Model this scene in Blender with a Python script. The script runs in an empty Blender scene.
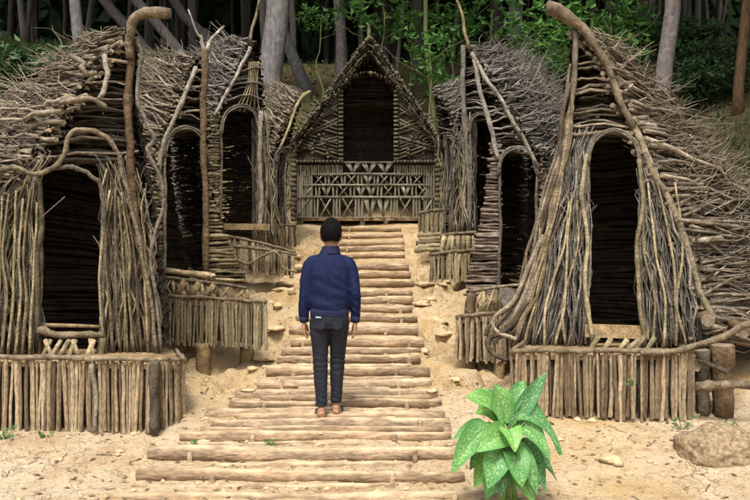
import bpy, bmesh, math, random
from mathutils import Vector, Matrix, noise as mn

R = math.radians
rng = random.Random(7)
sc = bpy.context.scene
COL = sc.collection

# ------------------------------------------------------------------ camera
CZ, F = 1.68, 780.0            # eye height in metres; focal length in photograph pixels
cam_d = bpy.data.cameras.new('camera')
cam_d.sensor_width = 36
cam_d.lens = F / 750 * 36
cam_d.clip_end = 400
cam = bpy.data.objects.new('camera', cam_d)
cam.location = (0, 0, CZ)
cam.rotation_euler = (R(90), 0, 0)
COL.objects.link(cam)
sc.camera = cam

# ------------------------------------------------------------------ light
SUN_EL, SUN_AZ = R(62), R(192)          # azimuth clockwise from +Y (view direction)
world = bpy.data.worlds.new('World')
sc.world = world
world.use_nodes = True
wn, wl = world.node_tree.nodes, world.node_tree.links
wn.clear()
sky = wn.new('ShaderNodeTexSky')
sky.sky_type = 'NISHITA'
sky.sun_disc = False
sky.sun_elevation = SUN_EL
sky.sun_rotation = SUN_AZ
sky.dust_density = 4.0
hs = wn.new('ShaderNodeHueSaturation')
hs.inputs['Saturation'].default_value = 0.35       # thin cloud: a whiter sky
bg = wn.new('ShaderNodeBackground')
bg.inputs['Strength'].default_value = 0.15
wo = wn.new('ShaderNodeOutputWorld')
wl.new(sky.outputs[0], hs.inputs['Color'])
wl.new(hs.outputs[0], bg.inputs['Color'])
wl.new(bg.outputs[0], wo.inputs['Surface'])

sd = bpy.data.lights.new('sun', 'SUN')
sd.energy = 1.9
sd.angle = R(14)
sd.color = (1.0, 0.965, 0.90)
sun = bpy.data.objects.new('sun', sd)
dirv = Vector((math.sin(SUN_AZ) * math.cos(SUN_EL), math.cos(SUN_AZ) * math.cos(SUN_EL), math.sin(SUN_EL)))
sun.rotation_euler = dirv.to_track_quat('Z', 'Y').to_euler()
sun.location = (0, 0, 30)
COL.objects.link(sun)

sc.view_settings.view_transform = 'Standard'
sc.view_settings.look = 'None'
sc.view_settings.gamma = 1
sc.view_settings.exposure = 0.9
sc.view_settings.use_curve_mapping = False
sc.cycles.use_denoising = True
sc.cycles.max_bounces = 6
sc.cycles.diffuse_bounces = 3

# ------------------------------------------------------------------ helpers
def lerp(a, b, t): return a + (b - a) * t
def sstep(a, b, v):
    t = min(1, max(0, (v - a) / (b - a)))
    return t * t * (3 - 2 * t)
def P(px, py, d):
    """the point seen at photograph pixel (px, py) standing d metres away"""
    return Vector(((px - 375) / F * d, d, CZ - (py - 250) / F * d))
def U(a, b): return rng.uniform(a, b)
def N3(p): return mn.noise(p)

def samp(pts, t):
    """point at fraction t along a polyline"""
    L = [0]
    for a, b in zip(pts, pts[1:]): L.append(L[-1] + (b - a).length)
    s = min(1, max(0, t)) * L[-1]
    for i in range(len(pts) - 1):
        if s <= L[i + 1] or i == len(pts) - 2:
            k = (s - L[i]) / max(1e-6, L[i + 1] - L[i])
            return pts[i].lerp(pts[i + 1], k)

def smooth_line(pts, n):
    """Catmull-Rom through the points, n samples"""
    q = [pts[0] * 2 - pts[1]] + list(pts) + [pts[-1] * 2 - pts[-2]]
    out = []
    m = len(pts) - 1
    for i in range(n):
        g = i / (n - 1) * m
        k = min(int(g), m - 1); t = g - k
        a, b, c, d = q[k], q[k + 1], q[k + 2], q[k + 3]
        out.append(0.5 * ((2 * b) + (c - a) * t + (2 * a - 5 * b + 4 * c - d) * t * t + (3 * b - a - 3 * c + d) * t ** 3))
    return out

class Geo:
    def __init__(self): self.v = []; self.f = []
    def tube(self, pts, radii, sides=5, rough=0.0, cap=True):
        n = len(pts)
        if not hasattr(radii, '__len__'): radii = [radii] * n
        base = len(self.v)
        t0 = (pts[1] - pts[0]).normalized()
        up = Vector((0, 0, 1)) if abs(t0.z) < 0.9 else Vector((1, 0, 0))
        x = t0.cross(up).normalized()
        ph = U(0, 6.28)
        for i in range(n):
            if i == 0: t = t0
            elif i == n - 1: t = (pts[i] - pts[i - 1]).normalized()
            else: t = (pts[i + 1] - pts[i - 1]).normalized()
            x = (x - t * x.dot(t))
            x = x.normalized() if x.length > 1e-6 else t.orthogonal().normalized()
            y = t.cross(x)
            for k in range(sides):
                a = ph + 6.28318 * k / sides
                r = radii[i] * (1 + (U(-rough, rough) if rough else 0))
                self.v.append(pts[i] + x * (math.cos(a) * r) + y * (math.sin(a) * r))
        for i in range(n - 1):
            for k in range(sides):
                a = base + i * sides + k; b = base + i * sides + (k + 1) % sides
                self.f.append((a, b, b + sides, a + sides))
        if cap:
            self.f.append(tuple(base + k for k in reversed(range(sides))))
            self.f.append(tuple(base + (n - 1) * sides + k for k in range(sides)))
        return self
    def box(self, c, sx, sy, sz, rot=None):
        b = len(self.v)
        for dx in (-1, 1):
            for dy in (-1, 1):
                for dz in (-1, 1):
                    p = Vector((dx * sx / 2, dy * sy / 2, dz * sz / 2))
                    if rot: p = rot @ p
                    self.v.append(Vector(c) + p)
        for f in ((0, 1, 3, 2), (4, 6, 7, 5), (0, 4, 5, 1), (2, 3, 7, 6), (0, 2, 6, 4), (1, 5, 7, 3)):
            self.f.append(tuple(b + i for i in f))
        return self
    def rings(self, rings, n=20, power=2.0):
        """rings: (centre, rx, ry) stacked; closed with caps"""
        b = len(self.v)
        for (c, rx, ry) in rings:
            for k in range(n):
                a = 6.28318 * k / n
                ca, sa = math.cos(a), math.sin(a)
                e = 2.0 / power
                self.v.append(Vector(c) + Vector((math.copysign(abs(ca) ** e, ca) * rx, math.copysign(abs(sa) ** e, sa) * ry, 0)))
        m = len(rings)
        for i in range(m - 1):
            for k in range(n):
                a = b + i * n + k; c2 = b + i * n + (k + 1) % n
                self.f.append((a, c2, c2 + n, a + n))
        self.f.append(tuple(b + k for k in reversed(range(n))))
        self.f.append(tuple(b + (m - 1) * n + k for k in range(n)))
        return self

def obj(name, g, mat, parent=None, org=None, smooth=True, cut=None):
    me = bpy.data.meshes.new(name)
    o0 = org if org is not None else (parent['org'] if parent is not None else (0, 0, 0))
    o0 = Vector(o0)
    me.from_pydata([tuple(p - o0) for p in g.v], [], g.f)
    if smooth: me.polygons.foreach_set('use_smooth', [True] * len(me.polygons))
    me.materials.append(mat)
    if cut:
        me.materials.append(cut)
        me.polygons.foreach_set('material_index', [1 if len(f) > 4 else 0 for f in g.f])
        me.polygons.foreach_set('use_smooth', [len(f) <= 4 for f in g.f])
    o = bpy.data.objects.new(name, me)
    COL.objects.link(o)
    if parent is not None:
        o.parent = parent
        o['org'] = tuple(o0)
    else: o.location = o0
    return o

def thing(name, label, cat, loc, group=None):
    o = bpy.data.objects.new(name, None)
    o.empty_display_size = 0.2
    o.location = loc
    COL.objects.link(o)
    o['label'] = label; o['category'] = cat
    if group: o['group'] = group
    o['org'] = tuple(loc)
    return o

def tag(o, label, cat, group=None):
    o['label'] = label; o['category'] = cat
    if group: o['group'] = group
    return o

def stuff(o): o['kind'] = 'stuff'; return o

def wob(a, b, n, amp, end=0.0):
    """a crooked branch from a to b"""
    d = b - a
    L = d.length
    t = d.normalized() if L > 1e-6 else Vector((0, 0, 1))
    x = t.orthogonal().normalized(); y = t.cross(x)
    p1, p2, p3, p4 = (U(0, 6.28) for _ in range(4))
    f1, f2 = U(0.6, 1.3), U(1.6, 3.0)
    out = []
    for i in range(n):
        s = i / (n - 1)
        e = lerp(end, 1, min(1, 4 * s * (1 - s)))
        ox = amp * L * e * (math.sin(p1 + 6.28 * f1 * s) * 0.7 + math.sin(p2 + 6.28 * f2 * s) * 0.4 + U(-.18, .18))
        oy = amp * L * e * (math.sin(p3 + 6.28 * f1 * s) * 0.7 + math.sin(p4 + 6.28 * f2 * s) * 0.4 + U(-.18, .18))
        out.append(a + d * s + x * ox + y * oy)
    return out

# ------------------------------------------------------------------ materials
def new_mat(name):
    m = bpy.data.materials.new(name)
    m.use_nodes = True
    n = m.node_tree.nodes; l = m.node_tree.links
    b = n['Principled BSDF']
    b.inputs['Specular IOR Level'].default_value = 0.25
    return m, n, l, b

def ramp(n, stops):
    r = n.new('ShaderNodeValToRGB')
    e = r.color_ramp.elements
    while len(e) < len(stops): e.new(0.5)
    for k, (p, c) in enumerate(stops):
        e[k].position = p; e[k].color = (*c, 1)
    return r

def wood(name, cols, rough=0.85, tint=(0.45, 1.25), bscale=45, bump=0.6, moss=0.0, fine=(.5, 1.25), stretch=None, dust=None):
    m, n, l, b = new_mat(name)
    geo = n.new('ShaderNodeNewGeometry'); oi = n.new('ShaderNodeObjectInfo')
    ad = n.new('ShaderNodeMath'); ad.operation = 'ADD'
    fr = n.new('ShaderNodeMath'); fr.operation = 'FRACT'
    l.new(geo.outputs['Random Per Island'], ad.inputs[0]); l.new(oi.outputs['Random'], ad.inputs[1])
    l.new(ad.outputs[0], fr.inputs[0])
    rp = ramp(n, [(i / max(1, len(cols) - 1), c) for i, c in enumerate(cols)])
    l.new(fr.outputs[0], rp.inputs[0])
    tc_ = n.new('ShaderNodeTexCoord'); tc = n.new('ShaderNodeMapping'); l.new(tc_.outputs['Object'], tc.inputs['Vector'])
    if stretch: tc.inputs['Scale'].default_value = stretch
    nz = n.new('ShaderNodeTexNoise'); nz.inputs['Scale'].default_value = 9; nz.inputs['Detail'].default_value = 6
    l.new(tc.outputs[0], nz.inputs['Vector'])
    mr = n.new('ShaderNodeMapRange')
    mr.inputs['From Min'].default_value = 0.3; mr.inputs['From Max'].default_value = 0.7
    mr.inputs['To Min'].default_value = tint[0]; mr.inputs['To Max'].default_value = tint[1]
    l.new(nz.outputs[0], mr.inputs[0])
    mx = n.new('ShaderNodeMix'); mx.data_type = 'RGBA'; mx.blend_type = 'MULTIPLY'; mx.inputs[0].default_value = 1
    l.new(rp.outputs[0], mx.inputs[6]); l.new(mr.outputs[0], mx.inputs[7])
    nf = n.new('ShaderNodeTexNoise'); nf.inputs['Scale'].default_value = 42; nf.inputs['Detail'].default_value = 4; nf.inputs['Roughness'].default_value = .7
    l.new(tc.outputs[0], nf.inputs['Vector'])
    mf = n.new('ShaderNodeMapRange')
    mf.inputs['From Min'].default_value = 0.32; mf.inputs['From Max'].default_value = 0.66; mf.inputs['To Min'].default_value = fine[0]; mf.inputs['To Max'].default_value = fine[1]
    l.new(nf.outputs[0], mf.inputs[0])
    mg = n.new('ShaderNodeMix'); mg.data_type = 'RGBA'; mg.blend_type = 'MULTIPLY'; mg.inputs[0].default_value = 1
    l.new(mx.outputs[2], mg.inputs[6]); l.new(mf.outputs[0], mg.inputs[7])
    col = mg.outputs[2]
    if moss:
        n3 = n.new('ShaderNodeTexNoise'); n3.inputs['Scale'].default_value = 2.2; n3.inputs['Detail'].default_value = 5
        l.new(tc.outputs[0], n3.inputs['Vector'])
        r3 = ramp(n, [(0.52, (0, 0, 0)), (0.68, (moss, moss, moss))])
        l.new(n3.outputs[0], r3.inputs[0])
        m3 = n.new('ShaderNodeMix'); m3.data_type = 'RGBA'
        l.new(r3.outputs[0], m3.inputs[0]); l.new(col, m3.inputs[6]); m3.inputs[7].default_value = (0.14, 0.14, 0.065, 1)
        col = m3.outputs[2]
    if dust:                                  # dry sand lying on the upper side
        sz = n.new('ShaderNodeSeparateXYZ'); l.new(geo.outputs['Normal'], sz.inputs[0])
        nd = n.new('ShaderNodeTexNoise'); nd.inputs['Scale'].default_value = 5; nd.inputs['Detail'].default_value = 6
        l.new(tc_.outputs['Object'], nd.inputs['Vector'])
        sm = n.new('ShaderNodeMath'); sm.operation = 'MULTIPLY_ADD'; l.new(nd.outputs[0], sm.inputs[0]); sm.inputs[1].default_value = 1.6; l.new(sz.outputs['Z'], sm.inputs[2])
        mrd = n.new('ShaderNodeMapRange'); mrd.inputs['From Min'].default_value = 1.45; mrd.inputs['From Max'].default_value = 1.95; mrd.inputs['To Max'].default_value = .8
        l.new(sm.outputs[0], mrd.inputs[0])
        md = n.new('ShaderNodeMix'); md.data_type = 'RGBA'; l.new(mrd.outputs[0], md.inputs[0]); l.new(col, md.inputs[6]); md.inputs[7].default_value = (*dust, 1)
        col = md.outputs[2]
    l.new(col, b.inputs['Base Color'])
    b.inputs['Roughness'].default_value = rough
    n2 = n.new('ShaderNodeTexNoise'); n2.inputs['Scale'].default_value = bscale; n2.inputs['Detail'].default_value = 5
    l.new(tc.outputs[0], n2.inputs['Vector'])
    bp = n.new('ShaderNodeBump'); bp.inputs['Strength'].default_value = bump; bp.inputs['Distance'].default_value = 0.02
    l.new(n2.outputs[0], bp.inputs['Height']); l.new(bp.outputs[0], b.inputs['Normal'])
    return m

M = {}
M['twig'] = wood('twig_bark', [(0.315, 0.248, 0.174), (0.11, 0.082, 0.057), (0.475, 0.384, 0.277), (0.164, 0.126, 0.085), (0.28, 0.228, 0.156), (0.055, 0.042, 0.028), (0.399, 0.318, 0.222), (0.197, 0.148, 0.101)], moss=0.09)
M['twig_grey'] = wood('twig_bark_grey', [(0.301, 0.264, 0.213), (0.104, 0.089, 0.072), (0.433, 0.382, 0.314), (0.156, 0.132, 0.106), (0.261, 0.228, 0.182), (0.057, 0.048, 0.039), (0.354, 0.307, 0.251)], moss=0.07)
M['twig_dark'] = wood('twig_bark_dark', [(0.083, 0.064, 0.041), (0.12, 0.092, 0.062), (0.051, 0.039, 0.028), (0.097, 0.074, 0.051)], moss=0.05)  # dark bark; behind the front sticks it also stands in for shade
M['wallstick'] = wood('wall_branch_bark', [(0.358, 0.279, 0.155), (0.192, 0.144, 0.076), (0.514, 0.414, 0.24), (0.119, 0.09, 0.049), (0.338, 0.284, 0.15), (0.252, 0.182, 0.098), (0.068, 0.052, 0.032)], moss=0.12)
M['paling'] = wood('paling_bark', [(0.409, 0.29, 0.169), (0.234, 0.158, 0.087), (0.563, 0.422, 0.261), (0.161, 0.108, 0.061), (0.393, 0.303, 0.171), (0.647, 0.496, 0.307), (0.299, 0.207, 0.116), (0.108, 0.075, 0.044)], tint=(.4, 1.25), moss=0.10, stretch=(.1, .1, 1.1))
M['paling_green'] = wood('paling_green_bark', [(0.399, 0.315, 0.173), (0.283, 0.217, 0.115), (0.494, 0.406, 0.239), (0.217, 0.169, 0.093), (0.339, 0.26, 0.144)], moss=0.15, stretch=(.1, .1, 1.1))
M['redstick'] = wood('reddish_stick', [(0.266, 0.198, 0.146), (0.18, 0.129, 0.095), (0.33, 0.261, 0.198), (0.219, 0.161, 0.12), (0.125, 0.092, 0.068)])
M['beam'] = wood('beam_bark', [(0.25, 0.187, 0.117), (0.189, 0.141, 0.087), (0.303, 0.238, 0.154)], tint=(.4, 1.25), bscale=28, bump=1.0, moss=0.20)
M['beam_grey'] = wood('beam_bark_grey', [(0.193, 0.161, 0.121), (0.15, 0.124, 0.092), (0.228, 0.193, 0.146)], tint=(.4, 1.25), bscale=28, bump=1.0, moss=0.20)
M['beam_red'] = wood('reddish_post', [(0.144, 0.092, 0.048), (0.173, 0.112, 0.06)], bscale=25, bump=1.0)
M['log'] = wood('step_log_bark', [(0.403, 0.279, 0.164), (0.311, 0.209, 0.119), (0.445, 0.32, 0.201), (0.26, 0.172, 0.098), (0.37, 0.262, 0.16), (0.336, 0.217, 0.119)], tint=(.55, 1.2), bscale=34, bump=1.0, fine=(.5, 1.18), stretch=(.3, 1, 1), dust=(.62, .46, .28))
M['cut'] = wood('cut_wood', [(.52, .39, .23), (.42, .30, .165)], bump=.4)
M['cut_grey'] = wood('weathered_cut_end', [(.27, .21, .14), (.21, .16, .105)], bump=.4)
M['pale'] = wood('pale_branch', [(0.339, 0.292, 0.22), (0.299, 0.257, 0.198)], tint=(.4, 1.2), bump=.8, moss=0.15)
M['board'] = wood('sawn_board', [(.36, .25, .125), (.30, .20, .10)], bump=.4)
M['backstick'] = wood('back_hut_stick', [(.125, .105, .065), (.085, .07, .043), (.17, .145, .09), (.105, .09, .055)], moss=0.17)  # kept darker: the forest shade on this hut is put into the colour
M['backlattice'] = wood('back_hut_lattice', [(0.301, 0.265, 0.185), (0.223, 0.195, 0.131), (0.37, 0.33, 0.238), (0.263, 0.235, 0.163)], moss=0.15)

def bark(name, c1, c2, scale=13, stretch=0.3, spots=None):
    m, n, l, b = new_mat(name)
    tc = n.new('ShaderNodeTexCoord'); mp = n.new('ShaderNodeMapping')
    mp.inputs['Scale'].default_value = (1, 1, stretch)
    l.new(tc.outputs['Object'], mp.inputs['Vector'])
    nz = n.new('ShaderNodeTexNoise'); nz.inputs['Scale'].default_value = scale; nz.inputs['Detail'].default_value = 8; nz.inputs['Roughness'].default_value = .65
    l.new(mp.outputs[0], nz.inputs['Vector'])
    st = [(0.3, c1), (0.62, c2)]
    rp = ramp(n, st); l.new(nz.outputs[0], rp.inputs[0])
    col = rp.outputs[0]
    if spots:
        n2 = n.new('ShaderNodeTexNoise'); n2.inputs['Scale'].default_value = 7; n2.inputs['Detail'].default_value = 8; n2.inputs['Roughness'].default_value = .7
        l.new(tc.outputs['Object'], n2.inputs['Vector'])
        r2 = ramp(n, [(.50, (0, 0, 0)), (.66, (.8, .8, .8))]); l.new(n2.outputs[0], r2.inputs[0])
        mx = n.new('ShaderNodeMix'); mx.data_type = 'RGBA'
        l.new(r2.outputs[0], mx.inputs[0]); l.new(col, mx.inputs[6]); mx.inputs[7].default_value = (*spots, 1)
        col = mx.outputs[2]
    l.new(col, b.inputs['Base Color']); b.inputs['Roughness'].default_value = .9
    bp = n.new('ShaderNodeBump'); bp.inputs['Strength'].default_value = .7; bp.inputs['Distance'].default_value = .04
    l.new(nz.outputs[0], bp.inputs['Height']); l.new(bp.outputs[0], b.inputs['Normal'])
    return m
M['trunk_grey'] = bark('grey_bark', (.075, .068, .065), (.19, .175, .165), spots=(.25, .24, .225))
M['trunk_pink'] = bark('pinkish_bark', (.11, .09, .085), (.23, .19, .175), spots=(.36, .335, .31))
M['trunk_dark'] = bark('dark_bark', (.07, .058, .052), (.17, .145, .13))
M['trunk_brown'] = bark('orange_brown_bark', (.08, .05, .03), (.24, .145, .07))
M['trunk_green'] = bark('green_stem_bark', (.12, .13, .05), (.24, .25, .11))

def leafmat(name, cols, trans=0.25, rough=.5):
    m, n, l, b = new_mat(name)
    geo = n.new('ShaderNodeNewGeometry')
    rp = ramp(n, [(i / max(1, len(cols) - 1), c) for i, c in enumerate(cols)])
    l.new(geo.outputs['Random Per Island'], rp.inputs[0])
    l.new(rp.outputs[0], b.inputs['Base Color'])
    b.inputs['Roughness'].default_value = rough
    if trans:
        tr = n.new('ShaderNodeBsdfTranslucent'); l.new(rp.outputs[0], tr.inputs['Color'])
        ms = n.new('ShaderNodeMixShader'); ms.inputs[0].default_value = trans
        l.new(b.outputs[0], ms.inputs[1]); l.new(tr.outputs[0], ms.inputs[2])
        l.new(ms.outputs[0], n['Material Output'].inputs['Surface'])
    return m
M['leaf_bright'] = leafmat('bright_leaf', [(.08, .21, .045), (.13, .29, .06), (.05, .14, .035), (.17, .33, .075)], trans=.35)
M['leaf_mid'] = leafmat('mid_leaf', [(.05, .12, .035), (.08, .17, .05), (.035, .085, .03)])
M['leaf_dark'] = leafmat('dark_leaf', [(.05, .105, .04), (.08, .14, .05), (.035, .07, .03)], trans=.2)
M['leaf_dead'] = leafmat('dead_leaf', [(.20, .12, .06), (.28, .18, .09), (.13, .08, .045), (.34, .24, .13)], trans=0, rough=.8)
M['grass'] = leafmat('grass_blade', [(.07, .13, .03), (.11, .17, .045), (.16, .18, .07), (.06, .10, .03)])
M['fern'] = leafmat('weed_leaf', [(.06, .15, .035), (.09, .20, .05)])

def flat(name, c, rough=.6, bump=0, bscale=80, spec=.25, var=0.12):
    m, n, l, b = new_mat(name)
    tc = n.new('ShaderNodeTexCoord')
    nz = n.new('ShaderNodeTexNoise'); nz.inputs['Scale'].default_value = bscale; nz.inputs['Detail'].default_value = 5
    l.new(tc.outputs['Object'], nz.inputs['Vector'])
    rp = ramp(n, [(.3, tuple(x * (1 - var) for x in c)), (.7, tuple(min(1, x * (1 + var)) for x in c))])
    l.new(nz.outputs[0], rp.inputs[0]); l.new(rp.outputs[0], b.inputs['Base Color'])
    b.inputs['Roughness'].default_value = rough; b.inputs['Specular IOR Level'].default_value = spec
    if bump:
        bp = n.new('ShaderNodeBump'); bp.inputs['Strength'].default_value = bump; bp.inputs['Distance'].default_value = .01
        l.new(nz.outputs[0], bp.inputs['Height']); l.new(bp.outputs[0], b.inputs['Normal'])
    return m

# ground: pale sandy earth in the clearing, leaf litter and grass on the forest slope
def ground_mat():
    m, n, l, b = new_mat('earth')
    geo = n.new('ShaderNodeNewGeometry')
    sx = n.new('ShaderNodeSeparateXYZ'); l.new(geo.outputs['Position'], sx.inputs[0])
    def nzz(scale, detail=8, rough=.6):
        z = n.new('ShaderNodeTexNoise'); z.inputs['Scale'].default_value = scale; z.inputs['Detail'].default_value = detail; z.inputs['Roughness'].default_value = rough
        l.new(geo.outputs['Position'], z.inputs['Vector']); return z
    def mixc(f, a, c2, mode='MIX'):
        x = n.new('ShaderNodeMix'); x.data_type = 'RGBA'; x.blend_type = mode
        if isinstance(f, float): x.inputs[0].default_value = f
        else: l.new(f, x.inputs[0])
        l.new(a, x.inputs[6])
        if isinstance(c2, tuple): x.inputs[7].default_value = (*c2, 1)
        else: l.new(c2, x.inputs[7])
        return x.outputs[2]
    a = nzz(1.6)
    sand = ramp(n, [(.28, (.45, .28, .12)), (.42, (.60, .42, .215)), (.58, (.70, .535, .325)), (.75, (.61, .44, .245))]); l.new(a.outputs[0], sand.inputs[0])
    big = nzz(.45, 4)
    br = ramp(n, [(.42, (0, 0, 0)), (.60, (.8, .8, .8))]); l.new(big.outputs[0], br.inputs[0])
    beige = ramp(n, [(.3, (.58, .45, .31)), (.5, (.68, .55, .395)), (.7, (.73, .61, .455))]); l.new(a.outputs[0], beige.inputs[0])
    fy = n.new('ShaderNodeMapRange'); fy.inputs['From Min'].default_value = 7.6; fy.inputs['From Max'].default_value = 6.4; fy.inputs['To Max'].default_value = .95; l.new(sx.outputs['Y'], fy.inputs[0])
    bm = n.new('ShaderNodeMath'); bm.operation = 'MULTIPLY'; l.new(br.outputs[0], bm.inputs[0]); l.new(fy.outputs[0], bm.inputs[1])
    sand_c = mixc(bm.outputs[0], sand.outputs[0], beige.outputs[0])
    vo = n.new('ShaderNodeTexVoronoi'); vo.feature = 'DISTANCE_TO_EDGE'; vo.inputs['Scale'].default_value = 4.2
    wv = n.new('ShaderNodeVectorMath'); wv.operation = 'MULTIPLY_ADD'; wz = nzz(3, 4); l.new(wz.outputs['Color'], wv.inputs[0]); wv.inputs[1].default_value = (.5, .5, .5); l.new(geo.outputs['Position'], wv.inputs[2]); l.new(wv.outputs[0], vo.inputs['Vector'])
    cr = ramp(n, [(0, (1, 1, 1)), (.022, (0, 0, 0))]); l.new(vo.outputs['Distance'], cr.inputs[0])
    cm = nzz(1.1, 3); cmr = ramp(n, [(.49, (0, 0, 0)), (.62, (.7, .7, .7))]); l.new(cm.outputs[0], cmr.inputs[0])
    crk = n.new('ShaderNodeMath'); crk.operation = 'MULTIPLY'; l.new(cr.outputs[0], crk.inputs[0]); l.new(cmr.outputs[0], crk.inputs[1])
    sp = nzz(14, 6, .7)
    spr = ramp(n, [(.52, (0, 0, 0)), (.68, (.85, .85, .85))]); l.new(sp.outputs[0], spr.inputs[0])
    c = mixc(spr.outputs[0], sand_c, (.36, .23, .115))
    c = mixc(crk.outputs[0], c, (.22, .14, .075))
    fine = nzz(55, 4, .7)
    fr = ramp(n, [(.3, (.72, .70, .66)), (.6, (1.06, 1.05, 1.03))]); l.new(fine.outputs[0], fr.inputs[0])
    c = mixc(1.0, c, fr.outputs[0], 'MULTIPLY')
    # litter / grass further up and out
    la = nzz(5, 8, .7)
    lit = ramp(n, [(.3, (.09, .065, .038)), (.5, (.20, .145, .08)), (.66, (.30, .22, .125))]); l.new(la.outputs[0], lit.inputs[0])
    ga = nzz(.8, 5)
    gr = ramp(n, [(.45, (0, 0, 0)), (.6, (.75, .75, .75))]); l.new(ga.outputs[0], gr.inputs[0])
    lc = mixc(gr.outputs[0], lit.outputs[0], (.12, .145, .05))
    # mask: distance outside the clearing
    yy = n.new('ShaderNodeMapRange'); yy.inputs['From Min'].default_value = 17.2; yy.inputs['From Max'].default_value = 19.5; l.new(sx.outputs['Y'], yy.inputs[0])
    ab = n.new('ShaderNodeMath'); ab.operation = 'ABSOLUTE'; l.new(sx.outputs['X'], ab.inputs[0])
    xx = n.new('ShaderNodeMapRange'); xx.inputs['From Min'].default_value = 3.8; xx.inputs['From Max'].default_value = 5.2; l.new(ab.outputs[0], xx.inputs[0])
    mxm = n.new('ShaderNodeMath'); mxm.operation = 'MAXIMUM'; l.new(yy.outputs[0], mxm.inputs[0]); l.new(xx.outputs[0], mxm.inputs[1])
    wob_ = nzz(1.2, 5)
    ad = n.new('ShaderNodeMath'); ad.operation = 'MULTIPLY_ADD'; l.new(wob_.outputs[0], ad.inputs[0]); ad.inputs[1].default_value = 1.2
    sub = n.new('ShaderNodeMath'); sub.operation = 'SUBTRACT'; l.new(mxm.outputs[0], sub.inputs[0]); sub.inputs[1].default_value = .62
    l.new(sub.outputs[0], ad.inputs[2])
    mk = ramp(n, [(.35, (0, 0, 0)), (.7, (1, 1, 1))]); l.new(ad.outputs[0], mk.inputs[0])
    c = mixc(mk.outputs[0], c, lc)
    l.new(c, b.inputs['Base Color']); b.inputs['Roughness'].default_value = .95; b.inputs['Specular IOR Level'].default_value = .1
    add = n.new('ShaderNodeMath'); add.operation = 'MULTIPLY_ADD'; l.new(sp.outputs[0], add.inputs[0]); add.inputs[1].default_value = 1.6; l.new(fine.outputs[0], add.inputs[2])
    ad2 = n.new('ShaderNodeMath'); ad2.operation = 'MULTIPLY_ADD'; l.new(crk.outputs[0], ad2.inputs[0]); ad2.inputs[1].default_value = -.8; l.new(add.outputs[0], ad2.inputs[2])
    bp = n.new('ShaderNodeBump'); bp.inputs['Strength'].default_value = .9; bp.inputs['Distance'].default_value = .035
    l.new(ad2.outputs[0], bp.inputs['Height']); l.new(bp.outputs[0], b.inputs['Normal'])
    return m
M['earth'] = ground_mat()
M['rock'] = flat('sandy_stone', (.50, .36, .20), .9, bump=.8, bscale=14, var=.3)
M['mound'] = flat('grey_brown_earth_mound', (.25, .18, .105), .95, bump=1.0, bscale=34, var=.5)

# ------------------------------------------------------------------ the stairway line and the ground
def slope(d): return CZ - 2.696 + 0.191 * d
def d_of(py): return 2.696 / (0.191 + (py - 250) / 780)
# (photo row, left column, right column) of every step log
STEPS = [(498, 105, 492), (475, 130, 466), (453, 155, 463), (437, 180, 456), (424, 207, 448), (415, 212, 438), (404, 233, 438), (395, 238, 437),
         (384, 252, 433), (373, 262, 427), (361, 275, 424), (353, 280, 421), (344, 286, 419), (331, 290, 417), (320, 297, 414), (310, 301, 414),
         (302, 304, 413), (294, 310, 411), (285, 316, 410), (276, 322, 408), (268, 326, 407), (257, 332, 404), (250, 335, 402), (244, 337, 401), (237, 340, 400), (230, 341, 399)]
STEP = []
for (py, xa, xb) in STEPS:
    d = d_of(py)
    r = U(.042, .066) if py > 300 else U(.045, .06)
    STEP.append((d, slope(d), (xa - 375) / F * d, (xb - 375) / F * d, r))

def base_height(y):
    if y < 5.3: return max(-0.25, 0.04 * (y - 5.3)) * 1.0
    if y < 17.4: return slope(y)
    z = slope(17.4)
    if y < 34: return z + .19 * (y - 17.4) + (.275) * max(0, y - 18.2)
    return z + .19 * 16.6 + .275 * 15.8 + .12 * (y - 34)

def ground(x, y, fine=True):
    z = base_height(y)
    ax = abs(x + .1)
    k = sstep(8.5, 14, y)
    side = .46 * max(0, ax - 4.2) * k + .10 * max(0, ax - 3.2) * (1 - k)
    cap = CZ + .245 * y
    z = z + side
    if z > cap and y > 12: z = cap + (z - cap) * .15
    z -= .17 * math.exp(-((x + 1.75) / .75) ** 2 - ((y - 8.5) / .7) ** 2) + .15 * math.exp(-((x - 1.35) / .6) ** 2 - ((y - 8.4) / .6) ** 2)
    if not fine: return z
    p = Vector((x, y, 0))
    rough = sstep(.5, .8, ax) * sstep(6.8, 8.2, y) * (1 - sstep(2.6, 3.6, ax)) * (1 - sstep(15, 17, y))
    z += .05 * N3(p * .7) + .022 * N3(p * 2.3) + .014 * N3(p * 6.1) + .007 * N3(p * 15)
    led = 0
    if rough > 0:
        q = z / .16 + 1.1 * N3(p * 1.5) + .35 * N3(p * 4)
        fq = q - math.floor(q)
        led = (sstep(.62, .92, fq) - fq) * .16
        z += rough * (led * 2.0 + .035 * N3(p * 4.3) + .015 * N3(p * 11))
    # stepped earth treads between the logs
    for i in range(len(STEP) - 1):
        d0, z0, a0, b0, r0 = STEP[i]; d1, z1, a1, b1, r1 = STEP[i + 1]
        if d0 <= y < d1:
            t = (y - d0) / (d1 - d0)
            a, b = lerp(a0, a1, t), lerp(b0, b1, t)
            w = sstep(a - .18, a + .1, x) * (1 - sstep(b - .1, b + .18, x))
            tread = lerp(z0 + r0 * .45, z1 - r1 * .75, t ** 1.3) + (.018 * N3(p * 4) + .014 * N3(p * 9) + .010 * N3(p * 21)) * (1 if y < 8 else .6)
            z = lerp(z, tread, w)
            break
    return z

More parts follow.
